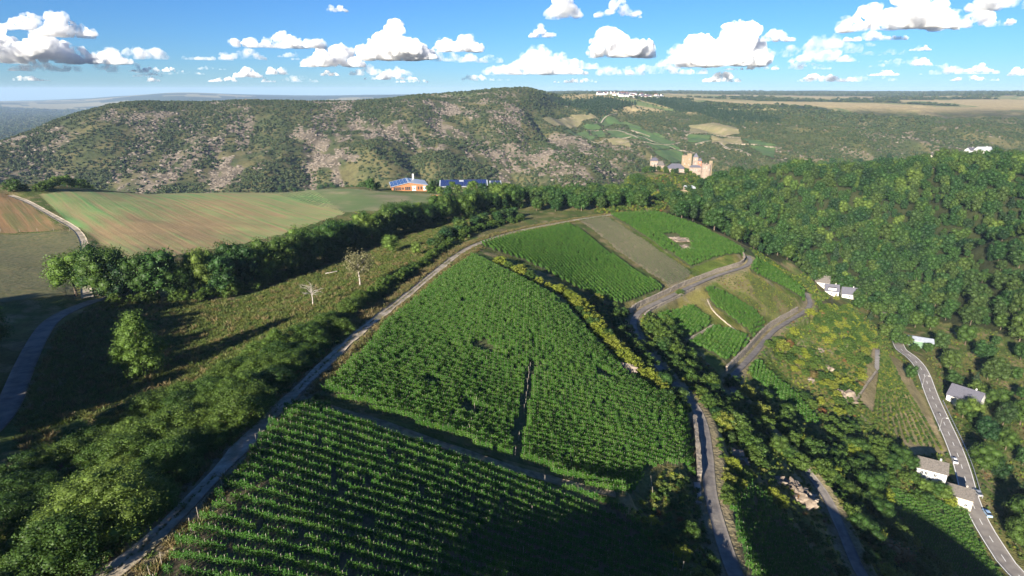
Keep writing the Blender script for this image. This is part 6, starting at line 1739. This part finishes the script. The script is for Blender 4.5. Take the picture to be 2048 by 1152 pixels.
CL = [(-60, 262, 58, 130, 'long heaped cumulus above the rocky hill crest', False, [(.2, 1.0), (.5, .75), (.75, .35)]),
      (-40, 105, 22, 62, 'rounded cumulus floating over the long heaped cloud', False, None), (70, 190, 24, 76, 'mushroom shaped cumulus leaning over the long heaped cloud', False, [(.45, 1.0), (.7, .7)]),
      (460, 672, 62, 98, 'long ragged flat cumulus strip', False, [(.15, .8), (.5, .9), (.85, .6)]), (585, 732, 86, 136, 'bright wedge shaped cumulus under the ragged strip', False, [(.72, 1.0), (.4, .6)]),
      (438, 540, 94, 120, 'small grey shallow cumulus near the ragged strip', True, None), (712, 875, 48, 124, 'bright towering cumulus with flat dark base', False, [(.2, .95), (.5, 1.0), (.8, .55)]),
      (855, 970, 66, 106, 'pale bumpy cumulus joined to the towering one', False, [(.3, .8), (.75, 1.0)]), (1088, 1165, -14, 38, 'cumulus tatter hanging high over the hill', False, [(.4, 1), (.7, .6)]),
      (1180, 1292, 0, 34, 'cap shaped cumulus high over the castle hill', False, [(.5, 1.0)]), (1056, 1112, 50, 76, 'little round cumulus puff between larger clouds', False, [(.4, 1.0)]),
      (1165, 1322, 47, 118, 'cauliflower cumulus with a tall left turret', False, [(.25, 1.0), (.6, .62), (.8, .5)]), (1352, 1548, 50, 138, 'tall white cumulus with two domed turrets', False, [(.15, .85), (.65, 1.0), (.85, .5)]),
      (1672, 1895, -22, 64, 'huge bright cumulus dome above the forest hill', False, [(.25, .75), (.6, 1.0), (.85, .7)]), (1890, 2022, 14, 56, 'pale cumulus right beside the huge dome', False, [(.5, 1.0)]), (1940, 2120, -20, 18, 'flat grey cumulus shelf over the forest hill', False, None),
      (1690, 1810, 56, 82, 'dark flat cloud slab under the huge dome', False, [(.4, .8)]), (1600, 1722, 66, 100, 'thin veiled cumulus left of the huge dome', True, None), (1590, 1700, 98, 122, 'faint pale cloud veil over the far fields', True, None),
      (955, 1140, 92, 152, 'wide faint cloud veil over the hill crest', True, None), (1215, 1420, 118, 150, 'wide pale cloud bank under the cauliflower cumulus', True, None), (1330, 1390, 78, 130, 'pale veil between the two tall cumulus', True, None),
      (980, 1210, 100, 140, 'long torn veil of pale cloud left of the cauliflower cumulus', True, None), (1540, 1660, 120, 140, 'low streak of pale cloud right of the tall turrets', True, None), (60, 330, 120, 146, 'grey blue shelf of cloud under the long heaped cumulus', True, None),
      (560, 640, 150, 166, 'low torn veil over the rocky hill', True, None), (1180, 1300, 128, 152, 'pale torn veil just under the cauliflower cumulus', True, None), (850, 960, 96, 124, 'torn shadowy veil under the bumpy cumulus', True, None)]
for k_, (a, b, c, d, lb, th, tw_) in enumerate(CL): cloud(a, b, c, d, lb, 700 + k_, th, tw_)
SM = [(32, 100, 165, 176), (296, 320, 162, 174), (532, 580, 126, 150), (468, 526, 132, 156), (415, 476, 158, 171), (522, 556, 160, 172), (722, 832, 138, 160), (1400, 1482, 150, 172), (1592, 1692, 148, 168), (1818, 1862, 114, 132), (1930, 1982, 124, 144),
      (2018, 2060, 134, 152), (1010, 1190, 122, 150), (640, 680, 140, 152), (1690, 1720, 158, 168), (1440, 1560, 128, 140), (1820, 1860, 88, 102), (650, 700, 10, 24), (1520, 1590, 58, 84), (1900, 1990, 150, 162), (1100, 1200, 160, 172), (780, 860, 160, 172), (260, 370, 132, 144), (1730, 1800, 140, 152)]
for k_, (a, b, c, d) in enumerate(SM): cloud(a, b, c, d, 'small pale fair weather puff low over the horizon', 800 + k_, False, None, 'small puffs low in the sky')

rq = np.random.default_rng(77)
for k_ in range(26):
    u = rq.uniform(0, 2048); v = rq.uniform(92, 168); w_ = rq.uniform(50, 170); cloud(u - w_ / 2, u + w_ / 2, v - w_ * rq.uniform(.10, .2), v, 'thin torn wisp of pale cloud low in the blue sky', 900 + k_, True, None, 'thin wisps low in the sky')
dg = bpy.context.evaluated_depsgraph_get()
for o, hh, thin in CLOUDS:
    ev = bpy.data.meshes.new_from_object(o.evaluated_get(dg), depsgraph=dg); ev.name = 'cloud'
    n_ = len(ev.vertices); co = np.empty(n_ * 3, np.float32); ev.vertices.foreach_get('co', co); co = co.reshape(-1, 3)
    lo = hh * .06; k = co[:, 2] < lo; co[k, 2] = lo + (co[k, 2] - lo) * .15    # flat base
    ev.vertices.foreach_set('co', co.ravel()); ev.materials.clear(); ev.materials.append(mt_ if thin else mc); ev.update()
    o['_new'] = ev.name; CLOUDS[CLOUDS.index((o, hh, thin))] = (o, ev, thin)
for o, ev, thin in CLOUDS:
    o.modifiers.clear(); o.data = ev
    del o['_new']

# ------------------------------------------------------------------ air: an even pale haze round the whole place
mh, nt, out = mat('haze air')
pv = nd(nt, 'ShaderNodeVolumePrincipled'); pv.inputs['Color'].default_value = (.50, .70, 1.0, 1); pv.inputs['Density'].default_value = 4.5e-5; pv.inputs['Anisotropy'].default_value = 0.0
nt.links.new(pv.outputs[0], out.inputs['Volume'])
o = MB().box(-17000, 17000, -17000, 17000, -250, CZ + 55).build('haze', mh); tag(o, 'thin pale haze filling the air over the land', 'haze', kind='stuff')
